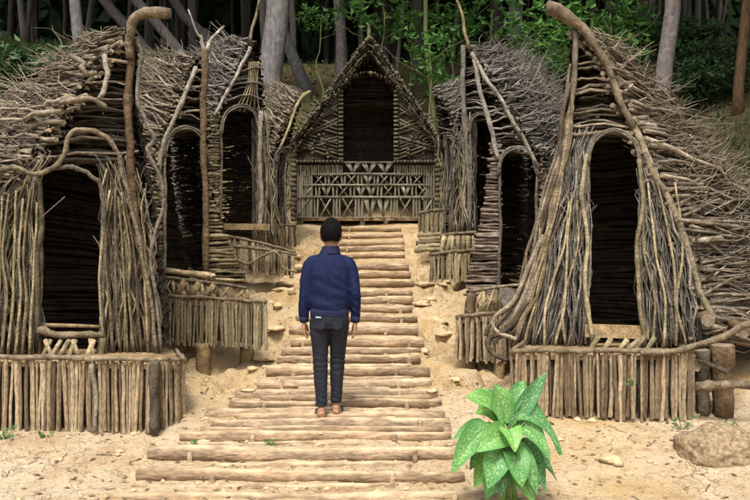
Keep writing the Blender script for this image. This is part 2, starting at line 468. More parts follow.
def build_ground():
    xs = [-70, -55, -42, -33, -26, -21, -17, -14, -12, -10.5, -9.2, -8.2, -7.4, -6.7, -6.1, -5.6, -5.2, -4.9]
    fine = [-4.6 + i * .046 for i in range(201)]
    xs = xs + fine + [-v for v in reversed(xs)]
    ys = [-14, -9, -5, -2, 0, 1.5, 2.5, 3.2, 3.7] + [4 + i * .045 for i in range(312)] + [18.2 + i * .35 for i in range(50)] + [36, 38, 41, 45, 50, 56, 64, 75, 90]
    g = Geo()
    for y in ys:
        for x in xs: g.v.append(Vector((x, y, ground(x, y))))
    w = len(xs)
    for j in range(len(ys) - 1):
        for i in range(w - 1):
            a = j * w + i
            g.f.append((a, a + 1, a + w + 1, a + w))
    o = obj('ground', g, M['earth'])
    o['kind'] = 'structure'
build_ground()

def gz(x, y): return ground(x, y)

# ------------------------------------------------------------------ log stairway
stairs = thing('log_stairway', 'long earth stairway of round tan logs climbing to the gabled hut', 'stairs', (-.3, 5.3, 0))
def step_log(pa, pb, r):
    g = Geo()
    n = 18
    pts = wob(pa, pb, n, .006)
    tp = U(.8, 1.2)
    rr = [r * (1 + .03 * math.sin(i * .7 + r * 90) + U(-.035, .035) + (.14 if U(0, 1) < .06 else 0)) * lerp(1 / tp, tp, i / (n - 1)) for i in range(n)]
    g.tube(pts, rr, 12, .04)
    o = obj('step_log', g, M['log'], stairs, cut=M['cut'])
    return o
for i, (d, z, xa, xb, r) in enumerate(STEP):
    tilt = U(-.012, .012); lift = -.006 if i < 9 else .014
    step_log(Vector((xa + U(-.06, .06), d + U(-.04, .04), z - tilt + lift)), Vector((xb + U(-.05, .06), d + U(-.04, .04), z + tilt + lift)), r)
    if i in (3, 6, 9, 12, 15, 4, 20, 13):     # a second, thinner log laid against the first
        xs = xa + U(.05, .5)
        step_log(Vector((xs, d + r * 1.9, z + .03)), Vector((xb - U(0, .3), d + r * 1.9, z + .035)), r * .72)
    if i < 16:                                 # half-buried logs packed between the steps
        for f in (.55,):
            d1, z1, xa1, xb1, r1 = STEP[i + 1]
            dm = lerp(d, d1, f + U(-.06, .06)); xm, xn = lerp(xa, xa1, f), lerp(xb, xb1, f)
            rq = U(.026, .042); zz = lerp(z + r * .45, z1 - r1 * .75, f ** 1.3) - rq * U(.1, .45)
            step_log(Vector((xm + U(0, .35) * (xn - xm), dm + U(-.03, .03), zz + U(-.008, .008))), Vector((xn - U(-.02, .3) * (xn - xm), dm + U(-.03, .03), zz + U(-.008, .008))), rq)
    for s in range(2 if i < 18 else 1):        # stakes holding the log
        x = lerp(xa, xb, (.12 + U(0, .15)) if s == 0 else (.85 + U(-.1, .08)))
        g = Geo().tube([Vector((x, d - r - .022, z - .16)), Vector((x + U(-.01, .01), d - r - .018, z + r * U(.1, .9)))], .022, 6, .1)
        obj('stake', g, M['log'], stairs)

# ------------------------------------------------------------------ stick huts
def paling_lib():
    out = []
    for k in range(8):
        g = Geo()
        for j in range(4):
            cx, cy, rr = U(-.45, .45), U(-.3, .3), U(.82, 1.12)
            for a in range(8): g.v.append(Vector((cx + rr * math.cos(a * .7854), cy + rr * math.sin(a * .7854), j / 3)))
        for j in range(3):
            for a in range(8): g.f.append((j * 8 + a, j * 8 + (a + 1) % 8, j * 8 + 8 + (a + 1) % 8, j * 8 + 8 + a))
        g.f += [tuple(reversed(range(8))), tuple(range(24, 32))]
        me = bpy.data.meshes.new('paling')
        me.from_pydata([tuple(p) for p in g.v], [], g.f)
        me.polygons.foreach_set('use_smooth', [True] * len(me.polygons))
        out.append(me)
    return out
PAL = {}
def paling(parent, a, b, r, mat):
    """an upright round paling from a (foot) to b (top), sharing one of eight meshes"""
    if mat.name not in PAL:
        PAL[mat.name] = paling_lib()
        for me in PAL[mat.name]: me.materials.append(mat)
    o = bpy.data.objects.new('paling', rng.choice(PAL[mat.name]))
    COL.objects.link(o)
    o.parent = parent
    d = b - a
    z = d.normalized(); x = z.orthogonal().normalized()
    x = (Matrix.Rotation(U(0, 6.28), 3, z) @ x); y = z.cross(x)
    m = Matrix((x * r, y * r, d)).transposed().to_4x4()
    m.translation = a - Vector(parent['org'])
    o.matrix_basis = m
    return o

def pole(parent, name, pts, r, mat, sides=7, n=None, rough=.10):
    g = Geo()
    if n:
        n = int(n * 1.6)
        r0 = r if not hasattr(r, '__len__') else sum(r) / len(r)
        pts = smooth_line(pts, n)
        ph, ph2 = U(0, 9), U(0, 9)
        pts = [p + Vector((math.sin(ph + i * 1.1) * .25 + U(-.16, .16), U(-.15, .15), math.sin(ph2 + i * .9) * .2 + U(-.12, .12))) * min(r0, .03) * (.3 if i in (0, n - 1) else 1) for i, p in enumerate(pts)]
        if not hasattr(r, '__len__'): r = [r * lerp(1.1, .88, i / (n - 1)) * (1 + (.28 if U(0, 1) < .14 and r0 < .045 else 0) + U(-.08, .08) * min(1, .03 / r0)) for i in range(n)]
        else: r = [lerp(r[min(len(r) - 1, int(i / n * len(r)))], r[min(len(r) - 1, int(i / n * len(r)) + 1)], (i / n * len(r)) % 1) * U(.9, 1.1) for i in range(n)] if len(r) > 2 else [lerp(r[0], r[1], i / (n - 1)) * U(.9, 1.1) for i in range(n)]
    if hasattr(r, '__len__') and len(r) != len(pts):
        r = [lerp(r[0], r[-1], i / (len(pts) - 1)) for i in range(len(pts))]
    g.tube(pts, r, sides, rough if max(r if hasattr(r, '__len__') else [r]) < .05 else .03)
    return obj(name, g, mat, parent, cut=M['cut_grey'])

class Front:
    """upright front of a hut: photo columns xl, xr standing dl, dr metres away"""
    def __init__(s, xl, dl, xr, dr):
        s.a = Vector(((xl - 375) / F * dl, dl)); s.b = Vector(((xr - 375) / F * dr, dr))
        t = (s.b - s.a).normalized()
        s.n = Vector((-t.y, t.x))             # pointing away from the viewer
        if s.n.y < 0: s.n = -s.n
        s.back = Vector((s.n.x, s.n.y, 0))
    def at(s, px, py, push=0.0):
        r = Vector(((px - 375) / F, 1))
        d = s.a.dot(s.n) / r.dot(s.n)
        return P(px, py, d) + s.back * push
    def depth(s, px):
        r = Vector(((px - 375) / F, 1))
        return s.a.dot(s.n) / r.dot(s.n)

def x_at(line, y):
    if y <= line[0][1]: return line[0][0]
    for (x0, y0), (x1, y1) in zip(line, line[1:]):
        if y0 <= y <= y1: return lerp(x0, x1, (y - y0) / max(1e-6, y1 - y0))
    return line[-1][0]

def loft_twigs(E, B, out, n, r, amp, spread=.05, over=(-.03, .08), ln=(.7, 1.1), bulge=.14, layer=.05, steps=7, fork=.0, sides=5):
    """crooked sticks running from the front edge E to the rear edge B of a roof flank"""
    for i in range(n):
        t = (i + U(0, 1)) / n
        a = samp(E, t); b = samp(B, min(1, max(0, t + rng.gauss(0, spread))))
        d = b - a
        p0 = a - d * U(*over) ; p1 = a + d * U(*ln)
        off = out * U(-layer, layer)
        pts = wob(p0, p1, steps, amp, end=.3)
        pts = [p + off + out * (bulge * math.sin(math.pi * k / (steps - 1) * .9)) for k, p in enumerate(pts)]
        rr = U(*r)
        yield pts, [rr * lerp(1.0, .45, k / (steps - 1)) * U(.9, 1.1) for k in range(steps)]
        if U(0, 1) < fork:
            k = rng.randrange(2, steps - 1)
            q = pts[k] + (pts[k] - pts[k - 1]).normalized() * d.length * U(.15, .35) + Vector((U(-.18, .18), U(-.18, .18), U(-.05, .22)))
            yield wob(pts[k], q, 4, amp), [rr * .55, rr * .45, rr * .35, rr * .2]

def hut(label, fr, eL, eR, door, Bc, side, wallL='vert', wallR='vert', n_parts=150, n_stuff=420, scale=1.0, twig='twig', wallmat='wallstick',
        depth=1.7, base=None, nv=(26, 26), seed=1, arch=2, stick=(.012, .022), gable=24):
    global rng
    rng = random.Random(seed)
    dx0, dx1, dtop, dbot = door
    yb = max(eL[-1][1], eR[-1][1])
    c = fr.at((eL[-1][0] + eR[-1][0]) / 2, yb)
    t = thing('stick_hut', label, 'hut', (c.x, c.y, gz(c.x, c.y)), 'stick huts lining the stairway')
    EL = [fr.at(*p) for p in eL]; ER = [fr.at(*p) for p in eR]
    B = [P(*p) for p in Bc]
    E1, E2 = (ER, EL) if side == 'R' else (EL, ER)
    # rear edge of the far flank: from the ridge end down to the far rear corner
    foot = E2[-1] + fr.back * depth
    bow = (E2[len(E2) // 2] + fr.back * depth)
    top = B[0].copy()
    B2 = smooth_line([top, top.lerp(foot, .45) + (bow - top.lerp(foot, .5)) * .35, foot], 8)
    across = (ER[-1] - EL[-1]).normalized()
    o1 = (across if side == 'R' else -across) + Vector((0, 0, .55)) - fr.back * .15
    o1.normalize()
    o2 = (-across if side == 'R' else across) + Vector((0, 0, .5)); o2.normalize()
    # near flank: single branches, then the finer fill
    for pts, rr in loft_twigs(E1, B, o1, n_parts, (stick[0], stick[1]), .036, spread=.075, layer=.08, ln=(.75, 1.12), over=(-.01, .05), steps=7, bulge=.05 * scale):
        g = Geo().tube(pts, rr, 5, .08)
        for q in range(rng.choice((0, 0, 1, 1, 2))):
            k = rng.randrange(2, 6); dv = (pts[k] - pts[k - 1]).normalized()
            e = pts[k] + (dv * U(.4, 1) + o1 * U(-.1, .5) + Vector((U(-.4, .4), U(-.4, .4), U(-.5, .5)))) * U(.08, .32)
            g.tube(wob(pts[k], e, 4, .07), [rr[k] * .6, rr[k] * .5, rr[k] * .35, rr[k] * .2], 5, .05)
        obj('roof_branch', g, M[twig], t, cut=M['cut_grey'])
    g = Geo()
    for pts, rr in loft_twigs(E1, B, o1, n_stuff, (.004, .011), .05, spread=.11, layer=.13, ln=(.5, 1.2), over=(-.3, .02), fork=.5, bulge=.05 * scale): g.tube(pts, rr, 4, 0, cap=False)
    for pts, rr in loft_twigs(E1, B, o1, n_stuff // 2, (.014, .024), .02, spread=.03, layer=.03, ln=(.85, 1.0), over=(-.05, 0), bulge=.0): g.tube(pts, rr, 4, 0, cap=False)
    # loose twigs standing off the roof
    for i in range(n_stuff // 2):
        u, s = U(0, .85), U(.15, 1.05)
        a = samp(E1, u).lerp(samp(B, u), s) + o1 * .05
        d = (samp(B, u) - samp(E1, u)).normalized()
        b = a + (d * U(.1, .6) + o1 * U(.02, .25) + Vector((U(-.2, .2), U(-.2, .2), U(-.2, .2)))) * scale
        g.tube(wob(a, b, 5, .06), [.006, .005, .004, .003, .002], 4, 0, cap=False)
    stuff(obj('roof_twigs', g, M[twig], t))
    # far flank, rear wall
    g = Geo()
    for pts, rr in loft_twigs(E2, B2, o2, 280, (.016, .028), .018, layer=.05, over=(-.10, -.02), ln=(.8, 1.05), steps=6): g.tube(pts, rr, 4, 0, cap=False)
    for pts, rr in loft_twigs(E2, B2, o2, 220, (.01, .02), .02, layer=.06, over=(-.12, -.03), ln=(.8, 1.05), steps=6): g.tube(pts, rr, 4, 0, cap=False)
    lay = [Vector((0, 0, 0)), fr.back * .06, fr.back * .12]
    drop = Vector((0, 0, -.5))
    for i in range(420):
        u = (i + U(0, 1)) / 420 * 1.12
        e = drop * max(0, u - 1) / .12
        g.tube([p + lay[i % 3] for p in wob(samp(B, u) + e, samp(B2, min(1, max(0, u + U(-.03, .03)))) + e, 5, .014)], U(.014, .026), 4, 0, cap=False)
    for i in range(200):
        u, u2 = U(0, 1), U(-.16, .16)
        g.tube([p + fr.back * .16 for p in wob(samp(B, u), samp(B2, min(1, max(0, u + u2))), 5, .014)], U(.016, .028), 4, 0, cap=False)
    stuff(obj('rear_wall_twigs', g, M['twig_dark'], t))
    # front wall either side of the door
    ytop = max(eL[0][1], eR[0][1])
    pxm = fr.depth(dx0) / F                       # metres per photo pixel here
    for sgn, style, edge, dx, cnt in ((-1, wallL, eL, dx0, nv[0]), (1, wallR, eR, dx1, nv[1])):
        if style == 'vert':
            for k in range(cnt):
                s = min(1, max(0, (k + U(-.6, .6)) / max(1, cnt - 1)))
                y0 = yb + U(-3, 3); y1 = U(dtop - 8, dtop + (dbot - dtop) * .25)
                while y1 < y0 - 20 and (x_at(edge, y1) - dx) * sgn < 2: y1 += 6
                pts = []
                ph = U(0, 6.28); am = U(1.0, 4.0) * pxm * 1.2; dr = U(-.3, .3); lay = U(-.07, .03)
                for j in range(11):
                    y = lerp(y0, y1, j / 10)
                    x = lerp(x_at(edge, y), dx if y > dtop + 18 else lerp(dx, (dx0 + dx1) / 2, min(.9, (dtop + 18 - y) / 60)), min(1.03, max(-.05, s + dr * (j / 10 - .4))))
                    p = fr.at(x, y, lay + U(-.015, .015))
                    pts.append(p + across * (am * (math.sin(ph + j * U(.6, 1.0)) + U(-.9, .9))))
                rr = U(.004, .008) if U(0, 1) < .6 else U(.008, .0125)
                g = Geo().tube(pts, [rr * lerp(1.15, .6, j / 10) * U(.8, 1.25) for j in range(11)], 5, .08)
                if U(0, 1) < .5:
                    q = rng.randrange(2, 9)
                    e = pts[q] + (pts[q + 1] - pts[q]) * U(.8, 2) + across * U(-.09, .09) - fr.back * U(0, .05)
                    g.tube(wob(pts[q], e, 4, .06), [rr * .6, rr * .5, rr * .4, rr * .25], 5, .05)
                obj('wall_branch', g, M[wallmat] if U(0, 1) < .6 else M['twig_grey'], t)
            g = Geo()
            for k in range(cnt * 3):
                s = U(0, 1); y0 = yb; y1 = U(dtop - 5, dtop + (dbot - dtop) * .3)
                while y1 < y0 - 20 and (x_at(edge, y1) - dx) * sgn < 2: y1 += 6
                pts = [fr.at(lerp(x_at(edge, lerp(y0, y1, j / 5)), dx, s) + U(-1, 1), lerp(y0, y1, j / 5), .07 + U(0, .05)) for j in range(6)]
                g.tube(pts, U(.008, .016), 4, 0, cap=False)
            stuff(obj('wall_twigs', g, M['twig_dark'], t))  # dark backing stands in for shade in gaps between wall branches
        elif style in ('stack', 'red'):
            y = dtop - 8
            while y < yb:
                xe = x_at(edge, y)
                step = U(.030, .042) / pxm
                if (xe - dx) * sgn > 2:
                    a = fr.at(xe + sgn * U(0, 4), y + U(-1, 1), U(-.03, .02)); b = fr.at(dx + U(-1.2, 1.2), y + U(-1.5, 1.5), U(-.03, .02))
                    r0 = step * pxm * U(.42, .56)
                    obj('wall_stick', Geo().tube(wob(a, b, 5, .02), [r0 * U(.85, 1.1) for _ in range(5)], 6, .06), M['redstick'] if style == 'red' else M[wallmat], t)
                y += step
    # gable above the door, set back under the overhang
    for k in range(gable):
        y = lerp(ytop + 8, dtop + 4, (k + U(0, 1)) / gable)
        pz = U(-.06, .2); a = fr.at(x_at(eL, y), y + U(-2, 6), pz); b = fr.at(x_at(eR, y), y + U(-2, 6), pz + U(-.03, .03))
        if (b - a).length < .08: continue
        m = (a + b) / 2 + Vector((0, 0, U(.0, .12))) * (b - a).length
        obj('gable_branch', Geo().tube([p + Vector((U(-.01, .01), 0, U(-.015, .015))) for p in smooth_line([a, m, b], 6)], U(.008, .017), 5, .08), M['twig_dark'] if pz > .04 else M[twig], t)  # branches set deeper get dark bark, recess shade put into the colour
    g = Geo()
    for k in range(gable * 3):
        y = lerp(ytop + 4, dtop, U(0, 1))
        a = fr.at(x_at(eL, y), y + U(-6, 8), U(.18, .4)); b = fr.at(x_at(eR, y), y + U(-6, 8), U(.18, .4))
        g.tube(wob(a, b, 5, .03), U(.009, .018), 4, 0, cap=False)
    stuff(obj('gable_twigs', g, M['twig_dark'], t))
    # door: jambs and bent arch
    w = dx1 - dx0
    sh = dtop + w * .55
    pole(t, 'door_jamb', [fr.at(dx0 - 1, dbot + 8, -.05), fr.at(dx0 + 1, (dbot + sh) / 2, -.04), fr.at(dx0, sh, -.05)], .019 * scale, M['beam_grey'], n=9)
    pole(t, 'door_jamb', [fr.at(dx1 + 1, dbot + 8, -.05), fr.at(dx1 - 1, (dbot + sh) / 2, -.04), fr.at(dx1, sh, -.05)], .019 * scale, M['beam_grey'], n=9)
    for k in range(arch):
        e = k * 1.6
        pole(t, 'door_arch', [fr.at(dx0 - e, sh + 6, -.06), fr.at(dx0 + w * .14 - e, dtop + w * .2 - e, -.065), fr.at((dx0 + dx1) / 2, dtop - e * 1.3, -.07),
                              fr.at(dx1 - w * .14 + e, dtop + w * .2 - e, -.065), fr.at(dx1 + e, sh + 6, -.06)], U(.011, .016) * scale, M['beam_grey'], n=11)
    return t

def deck(t, rim, n, fr, mat, r=.017, back=1.2, rimmat='beam', rim_r=.02, gap=.0, floor_push=.0):
    """raised platform: paling skirt under a rim pole, floor boards behind; rim = (column, top row, bottom row, metres away)"""
    top = [P(p[0], p[1], p[3]) for p in rim]; bot = [P(p[0], p[2], p[3]) for p in rim]
    g = Geo()
    bk = fr.back * back
    d = obj('deck_floor', g, M['board'], t) if False else None
    gg = Geo()
    T = [p - Vector((0, 0, .035)) for p in top]
    nb = 7
    for k in range(nb):                       # floor boards
        f0, f1 = k / nb + .008, (k + 1) / nb - .008
        for a, b in zip(T, T[1:]):
            i = len(gg.v)
            q = [a + bk * f0, b + bk * f0, b + bk * f1, a + bk * f1]
            gg.v += q + [p - Vector((0, 0, .03)) for p in q]
            gg.f += [(i, i + 1, i + 2, i + 3), (i + 7, i + 6, i + 5, i + 4), (i, i + 4, i + 5, i + 1), (i + 1, i + 5, i + 6, i + 2), (i + 2, i + 6, i + 7, i + 3), (i + 3, i + 7, i + 4, i)]
    fl = obj('deck', gg, M['board'], t, smooth=False)
    for k in range(n):
        s = (k + .5) / n
        a = samp(bot, s); b = samp(top, s)
        j = Vector((U(-.008, .008), U(-.012, .012), 0))
        paling(fl, a + j + Vector((U(-.02, .02), 0, U(-.03, .025))), b + j + Vector((U(-.014, .014), 0, U(-.03, .012))), r * U(.62, 1.25), mat)
    gb = Geo()
    for k in range(int(n * 1.1)):             # added dark row behind, standing in for shade between the palings
        q = (k + U(.2, .8)) / (n * 1.1)
        a = samp(bot, q) + fr.back * .06; bb = samp(top, q) + fr.back * .06
        gb.tube([a + Vector((U(-.02, .02), 0, .05)), bb - Vector((0, 0, .08))], r * U(.9, 1.2), 5)
    stuff(obj('gap_shade_palings', gb, M['twig_dark'], fl))
    for e0, e1 in ((bot[0], top[0]), (bot[-1], top[-1])):     # skirts down the two ends
        m = int(back * .7 / (r * 2.1))
        for k in range(1, m):
            o = bk * (.7 * k / m)
            paling(fl, Vector((e0.x + o.x, e0.y + o.y, e0.z + .02)), e1 + o - Vector((0, 0, U(.01, .03))), r * U(.8, 1.15), mat)
    pole(fl, 'rim_pole', [p + Vector((0, -.012, .012)) for p in top], rim_r, M[rimmat], n=max(9, len(top) * 5))
    for e in (top[0], top[-1]):
        pole(fl, 'rim_pole', [e + Vector((0, 0, .01)), e + bk * .7 + Vector((0, 0, .01))], rim_r * .9, M[rimmat], n=5)
    return fl

def stick(t, name, pts, r, mat, n=None): return pole(t, name, pts, r, M[mat], 6, n)

# ---- nearest hut on the right
fr = Front(505, 7.6, 700, 7.0)
eL = [(572, 40), (575, 70), (570, 110), (561, 150), (551, 200), (539, 245), (526, 300), (512, 345)]
eR = [(572, 28), (590, 42), (603, 60), (618, 95), (634, 130), (648, 160), (664, 190), (680, 225), (690, 255), (699, 290), (706, 340)]
Bc = [(616, 64, 8.2), (654, 102, 8.5), (702, 150, 8.7), (754, 202, 8.7), (806, 270, 8.5), (832, 352, 8.3)]
H = hut('large right-hand stick hut with a curved horn peak, nearest the camera, above the earth mound', fr, eL, eR, (588, 641, 132, 325), Bc, 'R',
        n_parts=240, n_stuff=560, nv=(78, 60), seed=11, wallmat='twig_grey', stick=(.012, .026))
stick(H, 'horn', [fr.at(549, 13, -.16), fr.at(560, 15, -.14), fr.at(574, 24, -.1), fr.at(588, 36, -.08), fr.at(603, 58, -.06), fr.at(618, 94, -.06), fr.at(634, 130, -.06)],
      [.058, .070, .072, .066, .058, .050, .044, .040, .037, .035, .033, .032, .031, .030], 'beam', 14)
stick(H, 'edge_beam', [fr.at(634, 128, -.05), fr.at(648, 160, -.06), fr.at(664, 192, -.05), fr.at(682, 230, -.06), fr.at(690, 258, -.05), fr.at(700, 292, -.06), fr.at(714, 318, -.1)], .031, 'beam', 12)
stick(H, 'edge_beam', [fr.at(575, 28, -.05), fr.at(576, 70, -.06), fr.at(570, 112, -.05), fr.at(561, 152, -.06), fr.at(549, 205, -.05), fr.at(538, 250, -.06), fr.at(525, 300, -.05), fr.at(500, 338, -.08)], .026, 'twig', 14)
stick(H, 'edge_beam', [fr.at(570, 85, -.09), fr.at(562, 130, -.11), fr.at(560, 170, -.09), fr.at(545, 215, -.11), fr.at(534, 262, -.09), fr.at(512, 318, -.1), fr.at(494, 322, -.12), fr.at(488, 335, -.12)], .022, 'twig', 14)
stick(H, 'root_branch', [fr.at(545, 235, -.1), fr.at(527, 275, -.13), fr.at(515, 302, -.14), fr.at(497, 316, -.12), fr.at(500, 330, -.15), fr.at(520, 338, -.18)], .022, 'twig', 12)
stick(H, 'root_branch', [fr.at(530, 300, -.12), fr.at(512, 326, -.14), fr.at(492, 338, -.16), fr.at(498, 352, -.2), fr.at(512, 357, -.25)], .024, 'twig_dark', 12)
for k in range(12):
    o_ = U(-9, 9)
    stick(H, 'edge_strand', [fr.at(572 + o_ * .3, U(60, 120), -.08), fr.at(564 + o_ * .6 + U(-3, 3), 150, -.1), fr.at(552 + o_ + U(-4, 4), 200, -.1), fr.at(540 + o_ + U(-5, 5), 248, -.11), fr.at(527 + o_ + U(-6, 6), 295, -.11), fr.at(508 + o_ * 1.6 + U(-6, 8), U(325, 346), -.13)], [.010, .016], 'wallstick' if k % 2 else 'twig', 14)
for k in range(9):     # long wandering branches over the front wall
    x = [525, 534, 545, 556, 566, 652, 664, 676, 686][k]
    up = [556, 562, 568, 572, 578, 644, 650, 660, 672][k]
    stick(H, 'wall_branch', [fr.at(x, 345, -.07), fr.at(lerp(x, up, .3) + U(-6, 6), 300, -.1), fr.at(lerp(x, up, .6) + U(-6, 6), 250, -.08), fr.at(up + U(-3, 3), U(175, 215), -.07)], [.015, .009], 'wallstick', 10)
stick(H, 'twisted_vine', [fr.at(645, 345, -.08), fr.at(640, 300, -.1), fr.at(637, 250, -.08), fr.at(643, 200, -.1), fr.at(639, 160, -.08)], .02, 'wallstick', 12)
stick(H, 'twisted_vine', [fr.at(594, 340, -.08), fr.at(586, 290, -.1), fr.at(588, 240, -.09), fr.at(583, 190, -.1), fr.at(588, 155, -.08)], .02, 'wallstick', 12)
q = Geo().box(fr.at(617, 331, -.05), .56, .05, .12, Matrix.Rotation(math.atan2(fr.b.y - fr.a.y, fr.b.x - fr.a.x), 3, 'Z')); obj('door_sill', q, M['board'], H, smooth=False)
for (xa, ya, xb, yb_) in ((590, 350, 600, 335), (604, 350, 612, 337), (618, 351, 628, 338), (634, 351, 645, 335), (645, 351, 655, 336), (625, 351, 640, 338)):
    stick(H, 'sill_prop', [fr.at(xa, ya, -.12), fr.at(xb, yb_, -.1)], .024, 'wallstick')
D = deck(H, [(511, 352, 415, 6.72), (600, 352, 419, 6.62), (660, 352, 420, 6.58), (693, 352, 419, 6.6)], 52, fr, M['paling'], back=1.0)
stick(D, 'rim_pole', [P(640, 353, 6.54), P(665, 352, 6.53), P(690, 348, 6.55), P(715, 340, 6.5), P(738, 328, 6.45), P(757, 322, 6.4)], [.024, .03], 'beam', 10)
stick(D, 'corner_post', [P(702, 350, 6.72), P(703, 418, 6.72)], .06, 'twig_dark', 6)
stick(D, 'corner_post', [P(722, 345, 6.7), P(723, 416, 6.7)], .095, 'beam_red', 6)
stick(D, 'cross_log', [P(696, 387, 6.5), P(725, 384, 6.48), P(770, 388, 6.45)], .036, 'beam', 6)
stick(D, 'cross_log', [P(699, 360, 6.6), P(728, 372, 6.5)], .022, 'twig_dark', 5)
for (x, y, d, r) in ((708, 320, 6.75, .055), (743, 332, 6.6, .05), (696, 366, 6.62, .045), (690, 357, 6.6, .04)):
    stick(D, 'floor_beam', [P(x, y, d), P(x, y, d) + Vector((.25, .9, .05))], r, 'beam_red', 4)

# ---- nearest hut on the left
fr = Front(-20, 6.75, 160, 7.25)
eL = [(132, 32), (112, 50), (94, 72), (76, 100), (55, 126), (30, 162), (3, 186), (-18, 230), (-32, 290), (-36, 352)]
eR = [(134, 32), (132, 80), (134, 130), (140, 170), (148, 220), (154, 280), (159, 350)]
Bc = [(84, 56, 8.0), (34, 92, 8.3), (-24, 128, 8.4), (-75, 178, 8.3), (-120, 245, 8.1), (-140, 347, 7.9)]
H = hut('large left-hand stick hut with a bent log peak and looping vine, nearest the camera', fr, eL, eR, (40, 103, 160, 330), Bc, 'L',
        n_parts=200, n_stuff=700, nv=(58, 66), seed=23, arch=0, stick=(.007, .019), gable=34)
stick(H, 'peak_log', [fr.at(168, 22, -.28), fr.at(152, 19, -.24), fr.at(140, 21, -.2), fr.at(131, 28, -.16), fr.at(129, 42, -.12), fr.at(130, 60, -.08)], [.044, .055, .052, .05, .05, .048, .045, .042, .04, .04], 'beam', 10)
stick(H, 'peak_post', [fr.at(131, 40, -.06), fr.at(129, 80, -.05), fr.at(128, 125, -.07), fr.at(131, 160, -.06), fr.at(134, 210, -.05), fr.at(145, 270, -.07), fr.at(147, 352, -.06)], .034, 'beam_red', 14)
stick(H, 'vine', [fr.at(137, 42, -.12), fr.at(141, 62, -.14), fr.at(137, 85, -.16), fr.at(138, 108, -.16), fr.at(147, 128, -.18), fr.at(153, 143, -.18), fr.at(146, 152, -.16), fr.at(155, 170, -.18),
                  fr.at(162, 192, -.18), fr.at(161, 212, -.16), fr.at(153, 235, -.16), fr.at(150, 265, -.14), fr.at(156, 300, -.14), fr.at(160, 350, -.12)], .018, 'beam_grey', 36)
stick(H, 'looping_branch', [fr.at(-14, 176, -.1), fr.at(15, 170, -.16), fr.at(38, 176, -.2), fr.at(58, 168, -.22), fr.at(67, 152, -.22), fr.at(70, 138, -.22), fr.at(84, 133, -.22), fr.at(102, 138, -.22), fr.at(116, 152, -.2),
                           fr.at(122, 175, -.18), fr.at(130, 205, -.16), fr.at(138, 240, -.14), fr.at(150, 300, -.12), fr.at(156, 352, -.1)], .021, 'beam', 40)
stick(H, 'looping_branch', [fr.at(40, 176, -.18), fr.at(58, 170, -.2), fr.at(76, 170, -.2), fr.at(92, 178, -.18), fr.at(102, 192, -.16), fr.at(105, 240, -.1), fr.at(102, 335, -.08)], .019, 'beam_grey', 26)
stick(H, 'crooked_branch', [fr.at(104, 60, -.2), fr.at(107, 76, -.24), fr.at(105, 92, -.26), fr.at(99, 105, -.28)], .024, 'pale', 10)
stick(H, 'crooked_branch', [fr.at(70, 58, -.1), fr.at(84, 68, -.2), fr.at(82, 73, -.24), fr.at(88, 80, -.24), fr.at(96, 78, -.22)], .024, 'twig', 12)
stick(H, 'crooked_branch', [fr.at(60, 106, -.14), fr.at(80, 104, -.24), fr.at(96, 106, -.28), fr.at(106, 112, -.26)], .024, 'twig', 10)
stick(H, 'door_jamb', [fr.at(40, 180, -.14), fr.at(43, 220, -.13), fr.at(38, 270, -.12), fr.at(39, 340, -.1)], .022, 'wallstick', 10)
stick(H, 'stray_stick', [fr.at(38, 222, -.16), fr.at(66, 198, -.2)], .005, 'twig_grey')
for k in range(15):      # cut ends of thick roof branches poking out of the front edge
    tt = U(.06, .72)
    y = lerp(34, 186, tt); x = x_at(eL, y) + U(-6, 14)
    a = fr.at(x, y, -.06 - U(0, .16)); b = a + Vector((U(-.75, -.35), U(.25, .5), U(-.12, .1)))
    rr = U(.012, .024)
    obj('roof_branch', Geo().tube(wob(a, b, 6, .04), [rr * lerp(1.1, .6, j / 5) for j in range(6)], 7, .06), M['twig'], H, cut=M['cut'])
for k in range(7):
    x = 106 + k * 7
    stick(H, 'wall_branch', [fr.at(x, 352, -.08), fr.at(x - 3 + U(-4, 4), 300, -.1), fr.at(x - 6 + U(-3, 3), 250, -.1), fr.at(lerp(x, 112, .6), U(190, 205), -.08)], [.014, .009], 'wallstick', 10)
for k in range(7):
    x = -8 + k * 7
    stick(H, 'wall_branch', [fr.at(x - 4, 354, -.08), fr.at(x + U(-4, 4), 300, -.1), fr.at(x + U(-3, 3), 250, -.1), fr.at(x + 4, U(185, 205), -.08)], [.014, .009], 'wallstick', 10)
stick(H, 'door_sill', [fr.at(38, 329, -.1), fr.at(70, 334, -.12), fr.at(104, 333, -.1)], .03, 'beam', 7)
stick(H, 'door_sill', [fr.at(36, 324, -.02), fr.at(104, 327, -.02)], .02, 'board', 4)
for (xa, ya, xb, yb_) in ((42, 358, 52, 338), (54, 358, 46, 338), (58, 358, 70, 338), (68, 358, 76, 338), (80, 358, 73, 338), (86, 359, 94, 338), (95, 359, 90, 337), (100, 359, 103, 337), (50, 358, 62, 338)):
    stick(H, 'sill_prop', [fr.at(xa, ya, -.16), fr.at(xb, yb_, -.12)], U(.018, .03), 'cut' if U(0, 1) < .4 else 'wallstick')
D = deck(H, [(-30, 358, 432, 6.36), (60, 359, 433, 6.33), (152, 361, 433, 6.33), (184, 361, 421, 6.62)], 62, fr, M['paling'], back=1.0)
stick(D, 'corner_post', [P(154, 362, 6.31), P(155, 434, 6.3)], .04, 'twig_dark', 6)
stick(D, 'white_post', [P(92, 364, 6.29), P(96, 400, 6.285), P(95, 433, 6.28)], .018, 'pale', 6)

